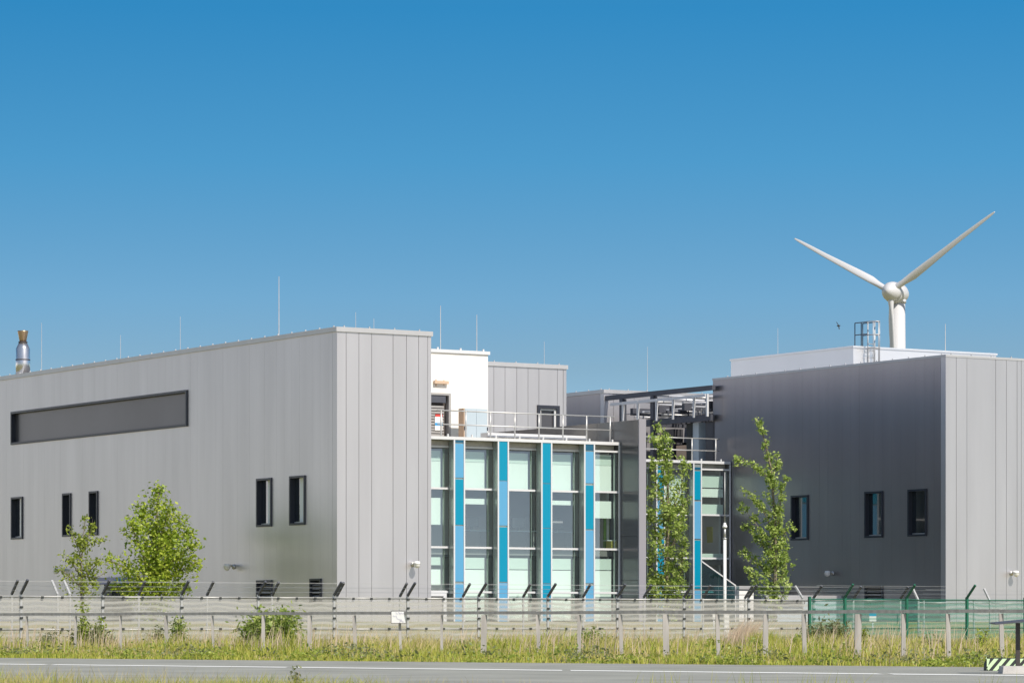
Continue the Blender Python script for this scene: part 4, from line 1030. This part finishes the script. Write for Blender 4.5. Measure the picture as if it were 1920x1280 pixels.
shrub('sapling', 'upright leafy sapling rising past the rail at left', 93.5, 158, 1218, 1119, 14, 900, .09, 'leafY', stems=3, clump=.09)
shrub('sapling', 'slim sapling right of the leafier one at far left', 94.5, 190, 1216, 1138, 14, 700, .09, 'leafY', stems=3, clump=.09)
shrub('shrub', 'low grey-green shrub behind the rail at far left', 94.0, 175, 1218, 1168, 52, 2000, .09, 'leafG', stems=14)
shrub('shrub', 'small scrubby plant near the left picture edge', 94.0, 95, 1220, 1178, 26, 600, .08, 'leafG', stems=6)
shrub('sapling', 'feathery sapling between the bushy tree and the willow bush', 95.0, 342, 1216, 1134, 19, 900, .09, 'leafW', stems=5, clump=.1)
shrub('shrub', 'low shrub at the foot of the feathery sapling', 95.0, 305, 1216, 1170, 36, 800, .08, 'leafG', stems=8)
shrub('shrub', 'leafy weed clump before the fourth blue fin', 88.0, 1102, 1225, 1176, 27, 950, .09, 'leafW', stems=8)
shrub('shrub', 'broad grey-green bush before the green fence', 95.0, 1555, 1222, 1163, 52, 3400, .10, 'leafG', stems=18, clump=.14)
shrub('shrub', 'narrow bright green upright plant beside the thick rail post', 88.0, 1621, 1225, 1163, 8, 700, .08, 'leafY', stems=4, clump=.06)
shrub('shrub', 'feathery light green plant near the striped barrier', 84.0, 1843, 1228, 1168, 14, 320, .09, 'leafY', stems=6, clump=.08)
shrub('weed', 'small leafy weed left of the pale reed clump', 82.0, 1338, 1232, 1190, 8, 160, .08, 'leafY', stems=3, clump=.05)
shrub('weed', 'dark leafy weed beside the thick rail post', 80.0, 1270, 1238, 1212, 9, 150, .08, 'leafG', stems=3, clump=.05)
shrub('weed', 'tall thin weed at the near road edge', 36.5, 547, 1304, 1224, 16, 200, .05, 'leafG', stems=2, clump=.03)
for k, (x, yb, yt, w, Y, lb) in enumerate(((1480, 1238, 1215, 22, 78, 'flowering weed cushion near the second thin rail post'), (1215, 1236, 1220, 20, 80, 'low weed cushion at the thick post'), (1840, 1244, 1218, 25, 72, 'white flowered weed cushion left of the striped barrier'), (1000, 1236, 1216, 18, 82, 'low weed cushion in the middle of the verge'), (30, 1236, 1222, 22, 84, 'dark green weed cushion at the left picture edge'), (590, 1238, 1222, 26, 80, 'low weed cushion right of the willow bush'), (1690, 1242, 1218, 22, 75, 'leafy weed cushion under the right rail'))):
    shrub('weed', lb, Y, x, yb, yt, w, 330, .07, 'leafW', stems=9, clump=.06, group='weed cushions on the verge')
shrub('shrub', 'thin weed just right of the leafy weed clump', 88, 1145, 1226, 1196, 16, 420, .085, 'leafY', stems=7, clump=.08)
shrub('shrub', 'dense low bush under the yellow-green grass tuft', 86, 1420, 1230, 1192, 20, 420, .085, 'leafW', stems=7, clump=.08)
shrub('shrub', 'slender willow shoot left of the broad grey-green bush', 90, 1490, 1228, 1180, 14, 420, .085, 'leafW', stems=7, clump=.08)
shrub('shrub', 'low spreading bush behind the right part of the rail', 84, 1745, 1230, 1190, 22, 420, .085, 'leafG', stems=7, clump=.08)
shrub('shrub', 'small weed beside the fence right of the willow bush', 90, 690, 1226, 1200, 16, 420, .085, 'leafW', stems=7, clump=.08)
shrub('shrub', 'small grey weed under the second blue fin', 90, 860, 1226, 1196, 18, 420, .085, 'leafG', stems=7, clump=.08)
# reed clump
Y = 90.0; b = at(1385, 1220, Y); b.z = 0
RC = thing('reed_clump', 'pale straw coloured reed clump leaning right behind the wooden rail', 'reeds', tuple(b), None, 'w')
def blades(n, xs, ys, zs, hmin, hmax, w, lean, name, material, parent=None, kind=None, bend=.25):
    h = rng.uniform(hmin, hmax, n) if np.isscalar(hmin) else hmin+(hmax-hmin)*rng.uniform(size=n)
    a = rng.uniform(0, math.pi, n); dx, dy = np.cos(a)*w/2, np.sin(a)*w/2*.4
    if np.isscalar(w) is False: pass
    lx = rng.normal(size=n)*bend+lean; ly = rng.normal(size=n)*bend
    b0 = np.stack([xs-dx, ys-dy, zs-.03], 1); b1 = np.stack([xs+dx, ys+dy, zs-.03], 1)
    mx, my, mz = xs+lx*h*.35, ys+ly*h*.35, zs+h*.6
    m0 = np.stack([mx-dx*.8, my-dy*.8, mz], 1); m1 = np.stack([mx+dx*.8, my+dy*.8, mz], 1)
    tp = np.stack([xs+lx*h, ys+ly*h, zs+h], 1)
    vs = np.stack([b0, b1, m1, m0, tp], 1).reshape(-1, 3)
    if parent is not None: vs = vs-np.array(parent['_o'])
    me = bpy.data.meshes.new(name); me.vertices.add(5*n); me.vertices.foreach_set('co', vs.ravel())
    base = np.arange(n)[:, None]*5
    loops = np.concatenate([base+np.array([[0, 1, 2, 3]]), base+np.array([[3, 2, 4]])], 1).ravel().astype(np.int32)
    me.loops.add(7*n); me.loops.foreach_set('vertex_index', loops)
    st = (np.arange(n)[:, None]*7+np.array([[0, 4]])).ravel().astype(np.int32); tot = np.tile(np.array([4, 3], np.int32), n)
    me.polygons.add(2*n); me.polygons.foreach_set('loop_start', st); me.polygons.foreach_set('loop_total', tot)
    me.materials.append(material); me.update(); me.validate()
    o = bpy.data.objects.new(name, me); COL.objects.link(o)
    if parent is not None: o.parent = parent
    if kind: o['kind'] = kind
    return o
n = 700
blades(n, b.x+rng.normal(size=n)*.22, b.y+rng.normal(size=n)*.3, np.zeros(n), .5, 1.05, .016, .38, 'stems', M['reed'], RC, bend=.16)
GC = thing('grass_tuft', 'tall yellow-green grass tuft right of the pale reed clump', 'grass', (b.x+.55, b.y-1.5, 0), None, 'w')
n = 900
blades(n, b.x+.55+rng.normal(size=n)*.22, b.y-1.5+rng.normal(size=n)*.3, np.zeros(n), .3, .72, .016, .08, 'stems', M['grassg'], GC, bend=.2)
# meadow
def scatter(n, ya, yb, xr=.165, roadlim=None):
    """points between road edge (Y + .857 X > ya) and yb, inside a fan a little wider than the view"""
    X = []; Yv = []
    while len(X) < n:
        k = rng.uniform(-xr, xr, 4000); t = rng.uniform(0, 1, 4000)
        # along each view column interpolate between near line and far line
        yn = ya/(1+.857*k); u0 = ORG+D1*yb
        yf = np.minimum((u0.y-u0.x*D2.y/D2.x)/(1-k*D2.y/D2.x), 140)
        yy = yn+(yf-yn)*t; ok = yf > yn
        X += list((k*yy)[ok]); Yv += list(yy[ok])
    return np.array(X[:n]), np.array(Yv[:n])
def gz_arr(x, y): return np.array([ground_z(a, b) for a, b in zip(x, y)])
def patch(x, y, s, ph): return .5+.5*np.sin(x*s+ph+1.7*np.sin(y*s*.7+ph))*np.cos(y*s*.8-ph*2)
n = 28000; x, y = scatter(n, 72.6, -13.0); d = (y+.857*x-72); hm = (.10+.34*np.clip(d/12, 0, 1))*(.55+.75*patch(x, y, 1.1, .4)); hm = np.where(y > 0, hm, hm)
blades(n, x, y, gz_arr(x, y), hm*.6, hm*1.25, .022, .06, 'straw_grass', M['straw'], kind='stuff', bend=.3)
n = 60000; x, y = scatter(n, 71.6, -13.5); d = (y+.857*x-71.6); hm = (.11+.25*np.clip(d/9, 0, 1))*(.35+1.1*patch(x, y, .8, 2.1)*(.5+patch(x, y, 2.3, .9)))
blades(n, x, y, gz_arr(x, y), hm*.5, hm*1.2, .024, .04, 'green_grass', M['grassg'], kind='stuff', bend=.35)
n = 3000; x, y = scatter(n, 76.0, -15.5); ok = patch(x, y, .9, 5.0) > .5; x, y = x[ok], y[ok]; n = len(x)
blades(n, x, y, gz_arr(x, y), .45, .95, .02, .12, 'tall_stalks', M['reed'], kind='stuff', bend=.14)
def leaves_stuff(n, ya, spread, seed, hmax, size, material, name):
    k = rng.uniform(-.165, .165, n*3); t = np.abs(rng.normal(size=n*3))*spread
    y_ = (ya+t)/(1+.857*k); x_ = k*y_; ok = patch(x_, y_, 1.3, seed)*patch(x_, y_, 3.1, seed*2) > .30
    x_, y_ = x_[ok][:n], y_[ok][:n]; z_ = rng.uniform(.02, hmax, len(x_))*patch(x_, y_, 2.2, seed+1)
    o = leaf_mesh(name, np.stack([x_, y_, z_], 1), size, material, kind='stuff', aspect=.5); return o
leaves_stuff(4500, 71.6, 1.6, 1.1, .30, .07, M['leafY'], 'ground_weeds')
leaves_stuff(4500, 72.5, 3.0, 4.0, .42, .08, M['leafG'], 'ground_weeds')
leaves_stuff(2600, 73.0, 4.5, 2.7, .5, .07, M['leafW'], 'ground_weeds')
# near verge
def near(n, ya, yb):
    k = rng.uniform(-.165, .165, n); t = rng.uniform(0, 1, n)
    yn, yf = ya/(1+.857*k), yb/(1+.857*k); yy = yn+(yf-yn)*t
    return k*yy, yy
n = 40000; x, y = near(n, 25, 33.0); f = np.clip(1.0-.085*(x+5.0)+.9*(patch(x, y, .9, 1.3)-.5), .05, 1.5); hm = .09+.19*f
blades(n, x, y, np.zeros(n), hm*.4, hm*1.15, .008, .05, 'green_grass', M['grassg'], kind='stuff', bend=.35)
n = 6000; x, y = near(n, 25, 33.1); f = np.clip(.95-.09*(x+5.0), .12, 1.3); hm = .15+.24*f
blades(n, x, y, np.zeros(n), hm*.5, hm*1.2, .006, .05, 'straw_grass', M['straw'], kind='stuff', bend=.25)
tp = [(1240, 34), (1390, 33), (1520, 32), (1560, 33), (1890, 30)]
gx = np.concatenate([xn(q)*Y+rng.normal(size=60)*.16 for q, Y in tp]); gy = np.concatenate([Y+rng.normal(size=60)*.25 for q, Y in tp])
blades(len(gx), gx, gy, np.zeros(len(gx)), .16, .42, .007, .03, 'tall_grass', M['grassg'], kind='stuff', bend=.15)
for o in list(bpy.data.objects):
    if '_o' in o: del o['_o']
